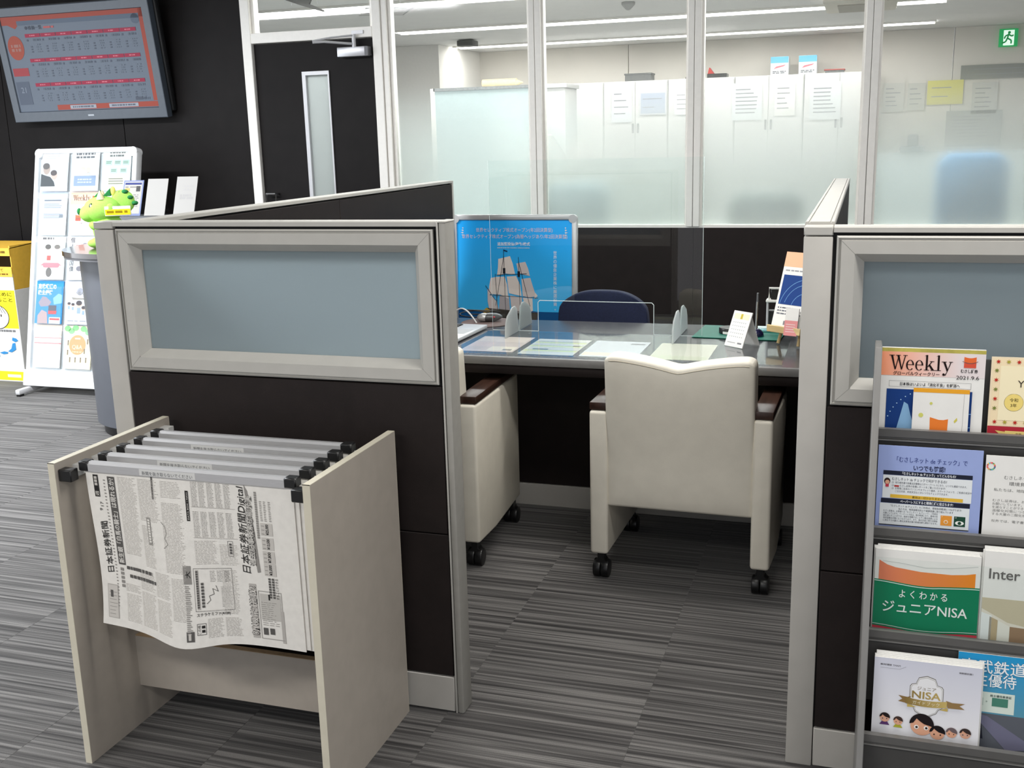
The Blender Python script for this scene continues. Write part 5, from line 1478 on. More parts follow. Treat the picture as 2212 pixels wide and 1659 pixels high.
pg.rect(0.010, h - 0.1235, w - 0.020, h - 0.1140, (34, 38, 54), 3)
pg.text('ペーパーレスにすると環境保護に役立ちます!', w * 0.49, h - 0.1213, 0.0068, (226, 230, 236), 4, 'C', width=0.104, bold=0.02)
pg.rect(0.008, h - 0.171, w - 0.020, h - 0.1242, (222, 227, 229), 2, 'text_box')
pg.text('「むさしネット de チェック」のご利用は、環境負荷軽減につながります!', 0.030, h - 0.1310, 0.0050, (60, 64, 74), 3, 'L', width=0.140)
pg.text('私たちは、地球温暖化防止や健康保護に取り組んでいます', 0.046, h - 0.1372, 0.0050, (60, 64, 74), 3, 'L', width=0.108)
for i, s in enumerate(('むさし証券は、お客様への「むさしネット de チェック」ご利用を', 'お願いしています。ペーパーレス化は、紙の削減になり、森林の伐', '採を減らすことができ、森林を保護することで二酸化炭素による', '地球温暖化対策にもつながります。また、紙の生産工場や印刷時', 'に発生する大量の二酸化炭素排出量の削減効果も期待できます。')):
    pg.text(s, 0.016, h - 0.1425 - i * 0.0052, 0.0046, (70, 74, 84), 3, 'L', width=0.108)
pg.rect(0.130, h - 0.1640, 0.152, h - 0.1425, (226, 150, 60), 3, 'icon'); pg.circ(0.1405, h - 0.156, 0.0042, (240, 228, 206), 4, 'icon_mark'); pg.circ(0.1405, h - 0.156, 0.0028, (226, 150, 60), 5, 'icon_dot')
pg.rect(0.156, h - 0.1640, 0.178, h - 0.1425, (34, 72, 56), 3, 'icon'); pg.circ(0.167, h - 0.1565, 0.0085, (236, 238, 232), 4, 'icon_mark', ry=0.0045); pg.circ(0.167, h - 0.1565, 0.0034, (34, 72, 56), 5, 'icon_dot')
pg.text('7', 0.1318, h - 0.1465, 0.004, (250, 240, 220), 5, 'L'); pg.text('13', 0.1578, h - 0.1465, 0.004, (236, 238, 232), 5, 'L')
pg.rect(0.008, h - 0.1722, w - 0.020, h - 0.1705, (20, 22, 34), 3); pg.flush()
sd = rack_book(1, 0.2635, 0.205, 0.262, 'plain white letter with a small colour wheel emblem', 0, dip=0.100, name='leaflet', cat='leaflet', lean=5)
pg = Page(sd)
h = 0.262
WH = [(229, 36, 59), (221, 166, 58), (76, 159, 56), (197, 25, 45), (255, 58, 33), (38, 189, 226), (252, 195, 11), (162, 25, 66), (253, 105, 37), (221, 19, 103), (253, 157, 36), (191, 139, 46), (63, 126, 68), (10, 151, 217), (86, 192, 43), (0, 104, 157), (25, 72, 106)]
for i, c_ in enumerate(WH):
    a0, a1 = math.radians(i * 360 / 17 + 3), math.radians((i + 1) * 360 / 17 - 3)
    pg.poly([(0.010 + 0.0055 * math.cos(a0), h - 0.0225 + 0.0055 * math.sin(a0)), (0.010 + 0.0088 * math.cos(a0), h - 0.0225 + 0.0088 * math.sin(a0)), (0.010 + 0.0088 * math.cos(a1), h - 0.0225 + 0.0088 * math.sin(a1)), (0.010 + 0.0055 * math.cos(a1), h - 0.0225 + 0.0055 * math.sin(a1))], c_, 1, 'wheel_segment')
pg.text('むさしネット de チェックで', 0.036, h - 0.0475, 0.0088, (120, 120, 118), 1, 'L', width=0.11)
pg.text('環境負荷低減', 0.046, h - 0.0600, 0.0085, (90, 90, 88), 1, 'L', width=0.062)
pg.text('私たちは、地球温暖化防止に', 0.018, h - 0.0735, 0.0072, (110, 110, 108), 1, 'L', width=0.11)
for i, s in enumerate(('むさし証券は、お客さまへの', 'お願いしています。ペーパーレス', 'を減らすことができ、森林を保護', '温暖化対策につながります。', 'する大量の二酸化炭素排出量の')):
    pg.text(s, 0.017, h - 0.0955 - i * 0.0072, 0.0062, (130, 130, 128), 1, 'L', width=0.10)
pg.text('社外では、電子書面システム', 0.017, h - 0.139, 0.0062, (110, 110, 108), 1, 'L', width=0.10); pg.flush()
# row 3
jn = rack_book(2, 0.0570, 0.205, 0.300, 'green and orange junior savings booklet in the third rack tier', 3, dip=0.135, lean=5)
pg = Page(jn)
w, h = 0.205, 0.300
top = [(0.008, h - 0.024), (0.024, h - 0.033), (0.04, h - 0.0375), (0.09, h - 0.0430), (0.15, h - 0.0435), (0.178, h - 0.0405), (0.196, h - 0.0365)]
pg.poly([(0.008, h - 0.083), (0.196, h - 0.083)] + top[::-1], grad_ink('orange_fade', (228, 130, 96), (236, 138, 40), 0.02, 0.19), 1, 'orange_panel')
pg.line([(0.015, h - 0.0255), (0.05, h - 0.0275), (0.10, h - 0.0335), (0.15, h - 0.0295), (0.2, h - 0.0215)], 0.0007, (170, 176, 174), 1)
g = [(w * i / 16, h - 0.0695 + 0.004 * math.cos(i / 16 * 2 * PI * 0.95 + 0.25) * (1 if i < 10 else 0.75)) for i in range(17)]
g2 = [(w * i / 16, 0.129 + 0.0035 * math.cos(i / 16 * 2 * PI * 0.95 + 0.25)) for i in range(17)]
pg.poly(g2 + g[::-1], (0, 124, 86), 2, 'green_band')
pg.line([(x, y - 0.0032) for x, y in g], 0.0016, (218, 232, 224), 3); pg.line([(x, y + 0.004) for x, y in g2], 0.0012, (218, 232, 224), 3)
pg.rect(0, 0.0, w, 0.146, (208, 60, 78), 1, 'red_foot'); 
pg.text('よ く わ か る', w * 0.475, h - 0.1005, 0.0195, (236, 240, 238), 4, 'C', width=0.094, bold=0.008)
pg.text('ジュニアNISA', w * 0.495, h - 0.1335, 0.0285, (236, 240, 238), 4, 'C', width=0.166, bold=0.008); pg.flush()
it = rack_book(2, 0.2680, 0.205, 0.315, 'white architecture booklet with grey lettering in the third rack tier', 3, dip=0.135, lean=5)
pg = Page(it)
h = 0.315
pg.text('Inter', 0.010, h - 0.0575, 0.0305, (104, 102, 100), 2, 'L', bold=0.01)
pg.rect(0, 0.0, 0.205, h - 0.099, (196, 186, 160), 1, 'photo'); pg.poly([(0, h - 0.122), (0.05, h - 0.148), (0.12, h - 0.160), (0.205, h - 0.165), (0.205, 0.05), (0, 0.05)], (220, 214, 200), 2, 'photo_ceiling')
pg.poly([(0, h - 0.130), (0.02, h - 0.136), (0.02, 0.05), (0, 0.05)], (226, 230, 228), 3, 'photo_wall'); pg.poly([(0.016, h - 0.138), (0.032, h - 0.145), (0.03, 0.05), (0.016, 0.05)], (182, 164, 132), 3, 'photo_wall'); pg.poly([(0.032, h - 0.145), (0.055, h - 0.156), (0.055, 0.05), (0.032, 0.05)], (226, 224, 214), 3, 'photo_wall')
pg.poly([(0.055, h - 0.156), (0.10, h - 0.158), (0.10, 0.05), (0.055, 0.05)], (150, 122, 96), 3, 'photo_wall'); pg.flush()
# row 4
ns = rack_book(3, 0.0645, 0.207, 0.290, 'white junior guidebook with a gold ribbon and cartoon family', 4, dip=0.135, lean=5)
pg = Page(ns)
w, h = 0.207, 0.290
GRD = grad_ink('gold_ribbon', (120, 96, 52), (206, 182, 112), 0.05, 0.15)
pg.rect(0, 0, w, h, grad_ink('pale_cover', (236, 236, 240), (206, 208, 222), 0.15, 0.30, 1), 1, 'cover_print')
pg.bars(0.012, h - 0.0168, 0.034, h - 0.0118, 1, 0.0035, (120, 120, 126), 2, 0.0, seg=0.003); pg.text('TMAM', 0.036, h - 0.0165, 0.0055, (96, 96, 104), 2, 'L'); pg.line([(0.012, h - 0.0215), (0.05, h - 0.0215), (0.062, h - 0.015)], 0.0006, (140, 140, 150), 2)
pg.bars(0.164, h - 0.0168, 0.190, h - 0.0118, 1, 0.0035, (130, 130, 138), 2, 0.0, seg=0.003)
cx = 0.104
def badge(r, col, layer):
    pts = []
    for sgn in (1, -1):
        side_ = [(0.0, 0.001), (0.016, -0.004), (0.020, -0.014), (0.0205, -0.017), (0.029, -0.019), (0.0325, -0.024), (0.033, -0.060), (0.0315, -0.066), (0.025, -0.070), (0.0205, -0.079), (0.012, -0.084), (0.0, -0.091)]
        s_ = [(cx + sgn * x * r, h - 0.030 + (y + 0.045) * r - 0.045) for x, y in side_]
        pts += s_ if sgn == 1 else s_[::-1]
    pg.poly(pts, col, layer, 'badge')
badge(1.0, (120, 116, 108), 2); badge(0.965, (238, 238, 240), 3); badge(0.925, (170, 166, 156), 4); badge(0.905, (236, 236, 238), 5)
pg.text('ジュニア', cx, h - 0.0600, 0.0088, (120, 104, 72), 6, 'C', width=0.036)
vs_, _f = glyphs('NISA', 0.02)
pg.text('NISA', cx, h - 0.0785, 0.0215, GRD, 6, 'C', width=0.056, bold=0.02)
pg.poly([(cx - 0.054, h - 0.0770), (cx - 0.036, h - 0.0790), (cx - 0.030, h - 0.0760), (cx - 0.036, h - 0.0925), (cx - 0.054, h - 0.0900), (cx - 0.046, h - 0.0840)], (140, 112, 70), 6, 'ribbon'); pg.poly([(cx + 0.074, h - 0.0790), (cx + 0.050, h - 0.0800), (cx + 0.038, h - 0.0770), (cx + 0.042, h - 0.0925), (cx + 0.074, h - 0.0915), (cx + 0.064, h - 0.0850)], (150, 122, 80), 6, 'ribbon')
pg.poly([(cx - 0.036, h - 0.0925), (cx - 0.018, h - 0.0985), (cx - 0.036, h - 0.1000)], (196, 172, 96), 6, 'ribbon'); pg.poly([(cx + 0.042, h - 0.0925), (cx + 0.026, h - 0.0985), (cx + 0.042, h - 0.1000)], (196, 172, 96), 6, 'ribbon')
rb = [(cx - 0.040 + 0.080 * i / 12, h - 0.0790 - 0.0035 * math.sin(PI * i / 12)) for i in range(13)]
pg.poly(rb + [(x, y - 0.0135) for x, y in rb[::-1]], GRD, 7, 'ribbon')
pg.text('ガイドブック', cx, h - 0.0915, 0.0088, (238, 230, 206), 8, 'C', width=0.052)
def face(x, y, r, hair, skin=(226, 170, 140), cloth=None, big=False, glasses=False):
    if cloth:
        pg.poly([(x - r * 1.0, y - r * 1.7), (x - r * 0.5, y - r * 0.9), (x + r * 0.5, y - r * 0.9), (x + r * 1.0, y - r * 1.7)], cloth, 7, 'cartoon_clothes')
    pg.circ(x, y - r * 0.12, r * 0.96, skin, 8, 'cartoon_face', ry=r * 0.92)
    pts = [(x + r * 1.06 * math.cos(math.radians(a)), y + r * 1.06 * math.sin(math.radians(a))) for a in range(-8, 190, 9)]
    pg.poly(pts + [(x - r * 0.72, y + r * 0.1), (x - r * 0.45, y + r * 0.55), (x - r * 0.15, y + r * 0.30), (x + r * 0.2, y + r * 0.08), (x + r * 0.75, y - r * 0.05)], hair, 9, 'cartoon_hair')
    for s_ in (-1, 1):
        if big:
            pg.circ(x + s_ * r * 0.42 - r * 0.02, y - r * 0.28, r * 0.20, (246, 244, 240), 9, 'cartoon_eye_white')
        pg.circ(x + s_ * r * 0.42, y - r * 0.28, r * 0.11, (50, 36, 32), 10, 'cartoon_eye', n=12)
        if glasses:
            pg.frame(x + s_ * r * 0.42 - r * 0.28, y - r * 0.5, x + s_ * r * 0.42 + r * 0.28, y - r * 0.1, r * 0.05, (200, 190, 190), 10, 'cartoon_glasses')
face(0.0255, h - 0.1290, 0.0098, (40, 32, 32), cloth=(92, 60, 110), glasses=True); face(0.0520, h - 0.1330, 0.0090, (66, 50, 46), cloth=(176, 176, 60)); face(0.0980, h - 0.1350, 0.0225, (34, 28, 30), big=True); face(0.1290, h - 0.1480, 0.0145, (30, 26, 28)); face(0.1560, h - 0.1440, 0.0105, (110, 96, 98)); face(0.1820, h - 0.1420, 0.0105, (60, 50, 48), glasses=True)
pg.flush()
rw = rack_book(3, 0.2270, 0.205, 0.297, 'sky blue railway shareholder booklet behind the guidebook', 0, dip=0.120, dy=0.018, lean=6)
pg = Page(rw)
w, h = 0.205, 0.297
pg.rect(0, 0, w, h, grad_ink('railway_sky', (92, 150, 170), (36, 150, 206), 0.16, 0.30, 1), 1, 'cover_print')
for dz, col, ly, bd in ((0.0, (60, 130, 170), 2, 0.03), (0.0, (236, 240, 242), 3, 0.008)):
    pg.text('東武鉄道の', 0.006, h - 0.0370, 0.0300, col, ly, 'L', width=0.150, bold=bd); pg.text('株主優待', 0.006, h - 0.0650, 0.0300, col, ly, 'L', width=0.105, bold=bd)
pg.rect(0.0, h - 0.122, 0.110, h - 0.079, (214, 226, 216), 2); pg.rect(0.068, h - 0.108, 0.098, h - 0.090, (74, 130, 112), 3)
pg.text('株主優待乗車証', 0.064, h - 0.0880, 0.0058, (60, 80, 76), 4, 'L', width=0.040, bold=0.01); pg.text('+', 0.056, h - 0.1020, 0.008, (110, 130, 126), 4, 'L'); pg.rect(0.022, h - 0.108, 0.052, h - 0.092, (188, 202, 194), 3)
pg.rect(0, 0, w, h - 0.125, (92, 96, 104), 2, 'photo'); pg.poly([(0.03, h - 0.126), (0.06, h - 0.13), (0.16, h - 0.19), (0.10, h - 0.20)], (112, 112, 134), 3, 'photo'); pg.poly([(0.02, h - 0.145), (0.05, h - 0.142), (0.055, h - 0.18), (0.02, h - 0.18)], (40, 42, 52), 3, 'photo'); pg.flush()

# ================================================================== TELEVISION
tv = thing('wall_television', 'dark grey wall-mounted television showing a stock price table', 'television', (-4.785, 5.90, 1.675), (PI / 2 + math.radians(8.2), 0, math.radians(0.4)))
TVF = mat('dark_grey_bezel', (74, 82, 92), 0.35, noise=0.05, nscale=30)
TVB = mat('black_tv_back', (24, 25, 27), 0.5)
TW, TH = 1.180, 0.712
b = B()
def lp_(i, z): return [(-TW / 2 + i, i, z), (TW / 2 - i, i, z), (TW / 2 - i, TH - i, z), (-TW / 2 + i, TH - i, z)]
fr_ = [lp_(0.0, -0.05), lp_(0.0, -0.002), lp_(0.004, 0.0), lp_(0.052, 0.0), lp_(0.056, -0.008)]
for i, L in enumerate(fr_):
    fr_[i] = [(x, y if y > TH / 2 else y + (0.010 if i in (3, 4) else 0), z) for x, y, z in L]
b.ring(fr_)
b.build('bezel', TVF, tv, local=True, fixn=False)
B().box(-TW / 2 + 0.002, 0.002, -0.06, TW / 2 - 0.002, TH - 0.002, -0.045).build('back_rim', TVB, tv, local=True)
B().box(-TW / 2 + 0.02, 0.03, -0.105, TW / 2 + 0.012, TH + 0.01, -0.06).build('rear_case', TVB, tv, local=True, bevel=0.012)
B().box(-0.25, 0.15, -0.19, 0.25, 0.55, -0.105).build('wall_bracket', BLKP, tv, local=True)
B().box(-TW / 2 + 0.05, 0.06, -0.012, TW / 2 - 0.05, TH - 0.05, -0.0085).build('screen', mat('screen_grey', (86, 96, 110), 0.3, spec=0.3, emit=0.08), tv, local=True, fixn=False)
pg = Page(tv, step=0.0006, base=-0.0085, rough=0.3, emit=0.06)
x0, x1, y0, y1 = -TW / 2 + 0.056, TW / 2 - 0.056, 0.066, TH - 0.056
OR = (150, 72, 60)
pg.rect(x0, y1 - 0.05, x1, y1, OR, 1, 'screen_border'); pg.rect(x1 - 0.03, y0 + 0.04, x1, y1, OR, 1, 'screen_border')
pg.rect(x0 + 0.12, y1 - 0.055, x1 - 0.03, y1 - 0.028, (90, 100, 115), 2, 'screen_panel'); pg.circ(x1 - 0.06, y1 - 0.058, 0.03, (90, 100, 115), 2, 'screen_panel')
pg.poly([(x0 + 0.045, y1 - 0.05), (x0 + 0.10, y1 - 0.075), (x0 + 0.13, y1 - 0.05)], OR, 1, 'screen_border')
pg.circ(x0 + 0.075, y1 - 0.19, 0.062, (150, 74, 60), 2, 'round_badge', ry=0.075)
pg.bars(x0 + 0.04, y1 - 0.215, x0 + 0.115, y1 - 0.165, 2, 0.018, (150, 108, 100), 3, 0.1, seg=0.02)
pg.rect(x0 + 0.012, y0 + 0.225, x0 + 0.135, y0 + 0.275, (148, 64, 68), 2, 'red_tab'); pg.rect(x0 + 0.012, y0 + 0.045, x0 + 0.115, y0 + 0.19, (84, 92, 106), 2, 'grey_tab'); pg.text('21', x0 + 0.063, y0 + 0.12, 0.05, (130, 138, 150), 3, 'C')
pg.text('株価一覧', x0 + 0.20, y1 - 0.082, 0.027, (62, 66, 78), 3, 'L'); pg.circ(x0 + 0.185, y1 - 0.072, 0.010, (70, 74, 86), 3, 'round_mark'); pg.bars(x0 + 0.32, y1 - 0.082, x0 + 0.40, y1 - 0.066, 1, 0.012, (170, 90, 90), 3, 0.0, seg=0.03)
for r_ in range(3):
    yy = y1 - 0.108 - r_ * 0.152
    for c_ in range(7):
        xa = x0 + 0.165 + c_ * 0.120
        pg.rect(xa, yy - 0.022, xa + 0.116, yy, (146, 46, 68), 3, 'table_header'); pg.bars(xa + 0.035, yy - 0.016, xa + 0.080, yy - 0.006, 1, 0.007, (196, 110, 124), 4, 0.1, seg=0.012)
        pg.bars(xa + 0.055, yy - 0.048, xa + 0.112, yy - 0.028, 1, 0.013, (92, 100, 112), 3, 0.0, seg=0.010, name='table_figures'); pg.rect(xa + 0.006, yy - 0.045, xa + 0.018, yy - 0.033, (84, 90, 104), 3, 'table_figures')
        pg.bars(xa + 0.07, yy - 0.118, xa + 0.112, yy - 0.060, 4, 0.007, (104, 112, 124), 3, 0.2, seg=0.010, name='table_figures'); pg.bars(xa + 0.028, yy - 0.118, xa + 0.042, yy - 0.072, 3, 0.008, (84, 90, 102), 3, 0.2, name='table_figures')
pg.rect(x1 - 0.16, y0 + 0.048, x1 - 0.105, y0 + 0.066, (80, 86, 98), 3); pg.text('09:11', x1 - 0.098, y0 + 0.048, 0.022, (78, 84, 98), 3, 'L')
pg.rect(x0 + 0.30, y0 + 0.004, x1, y0 + 0.036, OR, 2, 'ticker_band')
pg.rect(x0 + 0.40, y0 + 0.008, x0 + 0.60, y0 + 0.031, (150, 156, 166), 3, 'ticker_box'); pg.rect(x0 + 0.70, y0 + 0.008, x0 + 0.92, y0 + 0.031, (150, 156, 166), 3, 'ticker_box'); pg.bars(x0 + 0.42, y0 + 0.012, x0 + 0.58, y0 + 0.028, 1, 0.010, (96, 100, 112), 4, 0.0, seg=0.014); pg.bars(x0 + 0.72, y0 + 0.012, x0 + 0.90, y0 + 0.028, 1, 0.010, (96, 100, 112), 4, 0.0, seg=0.014)
pg.flush()
p2 = Page(tv, step=0.0006, base=0.0)
p2.rect(-0.005, 0.026, 0.040, 0.036, (182, 188, 196), 1, 'maker_mark'); p2.flush()

# ================================================================== BROCHURE STAND BY THE TV WALL
SW = mat('white_stand_panel', (240, 241, 243), 0.4, noise=0.015)
BS = thing('brochure_stand', 'white leaning brochure stand with fifteen clear pockets', 'brochure stand', (-4.63, 5.45, 0))
BX, BWd = -4.995, 0.765
BLn = math.atan2(0.34, 1.43)
BMt = Matrix.Translation((BX, 5.285, 0.065)) @ Matrix.Rotation(PI / 2 - BLn, 4, 'X')
binv = MW[BS.name].inverted()
def bf(x, y, z): return tuple(binv @ (BMt @ Vector((x, y, z))))
def bbuild(b, name, m, parent=BS, **k):
    b.v = [bf(*p) for p in b.v]
    return b.build(name, m, parent, local=True, **k)
BH = 1.475
bbuild(B().box(0.02, 0.0, -0.03, BWd - 0.02, BH - 0.02, -0.012), 'back_panel', SW)
for a in ((0.0, 0.0, 0.032, BH - 0.03), (BWd - 0.032, 0.0, BWd, BH - 0.03), (0.03, BH - 0.032, BWd - 0.03, BH)):
    bbuild(B().box(a[0], a[1], -0.045, a[2], a[3], 0.012), 'frame_rail', SW, bevel=0.008, seg=3)
for xx in (0.030, BWd - 0.030):
    bbuild(B().cyl((xx, BH - 0.030, -0.0445), 0.0295, 0.056, 'z', 20), 'corner_joint', SW, smooth=True)
bbuild(B().box(0.0, -0.02, -0.02, BWd, 0.082, 0.030), 'base_apron', SW, bevel=0.006)
for xx in (BX + 0.02, BX + BWd - 0.06):
    B().box(xx, 5.16, 0.012, xx + 0.035, 5.66, 0.045).build('foot', mat('foot_grey', (206, 206, 208), 0.4), BS, bevel=0.008)
    B().box(xx + 0.004, 5.165, 0.0, xx + 0.031, 5.20, 0.012).build('foot_pad', BLKP, BS)
B().tube([(BX + 0.4, 5.55, 1.0), (BX + 0.38, 5.65, 0.04)], 0.014, 10).build('rear_strut', ALU, BS, smooth=True)
PKT = clear('clear_pocket_plastic', (0.95, 0.965, 0.97), 1.0, 0.05, 1.4)
def bro_cell(r, c): return 0.046 + c * 0.2305, 0.095 + (4 - r) * 0.277
desc = {}
def bro(r, c, name, label, base, draw, dx=0.0):
    x, y = bro_cell(r, c)
    p = BMt @ Vector((x + 0.006 + dx, y + 0.004, 0.008))
    t = thing(name, label, 'brochure', p, (PI / 2 - BLn - math.radians(2), 0, 0), group='brochures on the leaning stand')
    B().box(0, 0, -0.005, 0.205, 0.268, 0).build('cover', ink(base), t, local=True, fixn=False)
    pg = Page(t, step=0.0006)
    draw(pg)
    pg.flush()
for r in range(5):
    for c in range(3):
        x, y = bro_cell(r, c)
        b = B()
        b.box(x, y - 0.004, -0.01, x + 0.217, y + 0.001, 0.030)
        b.box(x, y, 0.024, x + 0.217, y + 0.235, 0.026)
        b.box(x - 0.001, y, -0.01, x + 0.001, y + 0.235, 0.026); b.box(x + 0.216, y, -0.01, x + 0.218, y + 0.235, 0.026)
        bbuild(b, 'clear_pocket', PKT, fixn=False)
W_, H_ = 0.205, 0.268
def r1a(pg):
    pg.rect(0, 0.03, W_, 0.18, (206, 208, 212), 1, 'photo'); pg.poly([(0, 0.03), (0, 0.11), (0.03, 0.10), (0.07, 0.09), (0.10, 0.06), (0.11, 0.03)], (60, 66, 70), 2, 'photo_suit')
    pg.circ(0.04, 0.14, 0.026, (176, 156, 146), 2, 'photo_face', ry=0.034); pg.circ(0.036, 0.158, 0.026, (92, 86, 84), 3, 'photo_hair', ry=0.02); pg.circ(0.10, 0.10, 0.024, (206, 180, 168), 2, 'photo_face', ry=0.028); pg.circ(0.096, 0.115, 0.024, (80, 70, 70), 3, 'photo_hair', ry=0.018)
    pg.bars(0.03, 0.20, 0.15, 0.245, 3, 0.008, (196, 196, 202), 2, 0.4)
def r1b(pg):
    pg.rect(0, H_ - 0.014, W_, H_, (120, 176, 150), 1); pg.bars(0.03, 0.20, 0.18, 0.24, 2, 0.012, (110, 112, 116), 2, 0.1, seg=0.016)
    pg.circ(0.085, 0.135, 0.018, (236, 206, 190), 2, 'cartoon_head'); pg.circ(0.125, 0.13, 0.018, (236, 206, 190), 2, 'cartoon_head'); pg.rect(0.07, 0.10, 0.14, 0.115, (200, 208, 226), 2)
    pg.rect(0.02, 0.03, 0.185, 0.095, (140, 158, 186), 1); pg.bars(0.05, 0.045, 0.16, 0.08, 2, 0.008, (206, 214, 226), 2, 0.1, seg=0.012)
def r1c(pg):
    pg.rect(0, H_ - 0.010, W_, H_, (150, 200, 170), 1); pg.bars(0.05, 0.205, 0.17, 0.245, 2, 0.011, (120, 124, 122), 2, 0.1, seg=0.014)
    for x, y in ((0.02, 0.155), (0.085, 0.155), (0.145, 0.155), (0.06, 0.105), (0.13, 0.105)):
        pg.rect(x, y, x + 0.05, y + 0.035, (196, 226, 208), 1); pg.bars(x + 0.005, y + 0.01, x + 0.045, y + 0.028, 2, 0.005, (130, 150, 140), 2, 0.1)
    pg.rect(0.03, 0.03, 0.18, 0.085, (240, 240, 206), 1); pg.bars(0.05, 0.035, 0.16, 0.08, 3, 0.007, (150, 150, 140), 2, 0.1)
def r2a(pg):
    pg.rect(0, H_ - 0.045, W_, H_, (190, 204, 228), 1); pg.rect(0.03, H_ - 0.052, 0.16, H_ - 0.044, (110, 116, 130), 2)
    for y in (0.165, 0.10): pg.rect(0.02, y, 0.19, y + 0.045, (226, 232, 240), 1); pg.bars(0.03, y + 0.005, 0.18, y + 0.038, 3, 0.006, (150, 160, 176), 2, 0.3)
    pg.bars(0.03, 0.02, 0.15, 0.08, 4, 0.004, (206, 210, 214), 1, 0.5); pg.rect(0.15, 0.11, 0.18, 0.13, (130, 136, 144), 2)
def r2b(pg):
    pg.rect(0, H_ - 0.075, W_, H_, (246, 196, 172), 1); serif_weekly(pg, 0.018, H_ - 0.050, 0.034, 0.13, (90, 56, 50), 3); pg.rect(0, H_ - 0.088, W_, H_ - 0.082, (226, 190, 180), 1)
    pg.rect(0.01, 0.02, 0.19, 0.165, (248, 224, 216), 1); musashi_logo(pg, 0.045, 0.09, 0.04); pg.text('むさし証券', 0.065, 0.07, 0.014, (150, 150, 152), 3, 'C'); musashi_logo(pg, 0.165, H_ - 0.04, 0.02)
def r3a(pg):
    pg.rect(0.0, 0.10, W_, H_ - 0.02, (218, 228, 216), 1, 'photo'); pg.circ(0.075, 0.19, 0.022, (236, 214, 200), 2, 'photo_face'); pg.circ(0.145, 0.19, 0.022, (236, 214, 200), 2, 'photo_face'); pg.circ(0.075, 0.205, 0.022, (90, 84, 80), 3, 'photo_hair', ry=0.016); pg.circ(0.145, 0.205, 0.022, (120, 112, 106), 3, 'photo_hair', ry=0.014)
    pg.poly([(0.045, 0.165), (0.105, 0.165), (0.12, 0.11), (0.03, 0.11)], (242, 240, 236), 2, 'photo_shirt'); pg.poly([(0.115, 0.165), (0.175, 0.165), (0.19, 0.11), (0.10, 0.11)], (240, 240, 240), 2, 'photo_shirt'); pg.rect(0.07, 0.12, 0.10, 0.15, (226, 90, 84), 3)
    pg.poly([(0.02, 0.085), (0.05, 0.105), (0.16, 0.105), (0.19, 0.085), (0.17, 0.09), (0.16, 0.075), (0.05, 0.075), (0.04, 0.09)], (228, 130, 140), 4, 'ribbon'); pg.circ(0.09, 0.045, 0.022, (110, 104, 100), 2, 'photo_hair', ry=0.03)
    pg.bars(0.03, H_ - 0.018, 0.12, H_ - 0.002, 1, 0.012, (120, 120, 122), 3, 0.1, seg=0.02)
def r3b(pg):
    for i, c_ in enumerate('個人向け国債'):
        pg.text(c_, 0.030, 0.235 - i * 0.036, 0.034, (70, 72, 80), 2, 'C', bold=0.01)
    pg.rect(0.055, 0.17, 0.068, 0.22, (226, 110, 110), 1)
    for x, y, c_ in ((0.125, 0.195, (196, 200, 216)), (0.155, 0.11, (240, 206, 196)), (0.09, 0.05, (206, 208, 220))):
        pg.circ(x, y, 0.038, c_, 1, 'portrait_disc', ry=0.044); pg.circ(x, y + 0.008, 0.018, (242, 226, 216), 2, 'portrait_face'); pg.circ(x, y + 0.02, 0.022, (120, 116, 124), 3, 'portrait_hair', ry=0.016)
def r4a(pg):
    pg.rect(0, 0, W_, H_, (62, 146, 206), 1); pg.text('東武鉄道の', 0.012, H_ - 0.048, 0.034, (240, 238, 190), 3, 'L', width=0.14, bold=0.03); pg.text('株主優待', 0.012, H_ - 0.085, 0.032, (240, 238, 190), 3, 'L', width=0.115, bold=0.03)
    pg.poly([(0.02, 0.13), (0.05, 0.17), (0.08, 0.165), (0.12, 0.135), (0.10, 0.11), (0.04, 0.105)], (160, 146, 158), 2, 'photo_train'); pg.poly([(0.13, 0.16), (0.17, 0.19), (0.2, 0.18), (0.2, 0.13), (0.14, 0.12)], (140, 190, 220), 2, 'photo'); pg.rect(0.10, 0.075, 0.16, 0.115, (92, 90, 100), 3, 'photo_train'); pg.poly([(0.10, 0.06), (0.16, 0.06), (0.165, 0.08), (0.10, 0.08)], (226, 80, 80), 4, 'photo_train')
    pg.poly([(0.02, 0.0), (0.10, 0.0), (0.09, 0.07), (0.05, 0.085), (0.02, 0.05)], (186, 160, 160), 3, 'photo'); pg.rect(0.11, 0.0, 0.195, 0.04, (240, 240, 240), 4); pg.rect(0.115, 0.022, 0.19, 0.034, (210, 80, 84), 5)
def r4b(pg):
    pg.rect(0, 0, W_, H_, (222, 224, 238), 1); pg.text('NISA', 0.10, 0.185, 0.026, (150, 144, 140), 2, 'C'); pg.poly([(0.04, 0.17), (0.08, 0.165), (0.13, 0.165), (0.17, 0.17), (0.16, 0.155), (0.05, 0.155)], (150, 142, 132), 2, 'ribbon'); pg.circ(0.10, 0.205, 0.024, (206, 206, 214), 1, 'badge')
    for x, y, r_ in ((0.025, 0.125, 0.012), (0.055, 0.12, 0.012), (0.10, 0.125, 0.022), (0.135, 0.10, 0.015), (0.16, 0.12, 0.011), (0.185, 0.125, 0.011)):
        pg.circ(x, y, r_, (232, 190, 172), 2, 'cartoon_head'); pg.circ(x, y + r_ * 0.4, r_ * 1.02, (70, 60, 62), 3, 'cartoon_hair', ry=r_ * 0.7); pg.rect(x - r_ * 0.6, y - r_ * 2.6, x + r_ * 0.6, y - r_ * 0.9, (150, 170, 200), 2, 'cartoon_body')
    pg.bars(0.02, 0.012, 0.19, 0.03, 1, 0.006, (150, 152, 160), 2, 0.0, seg=0.03)
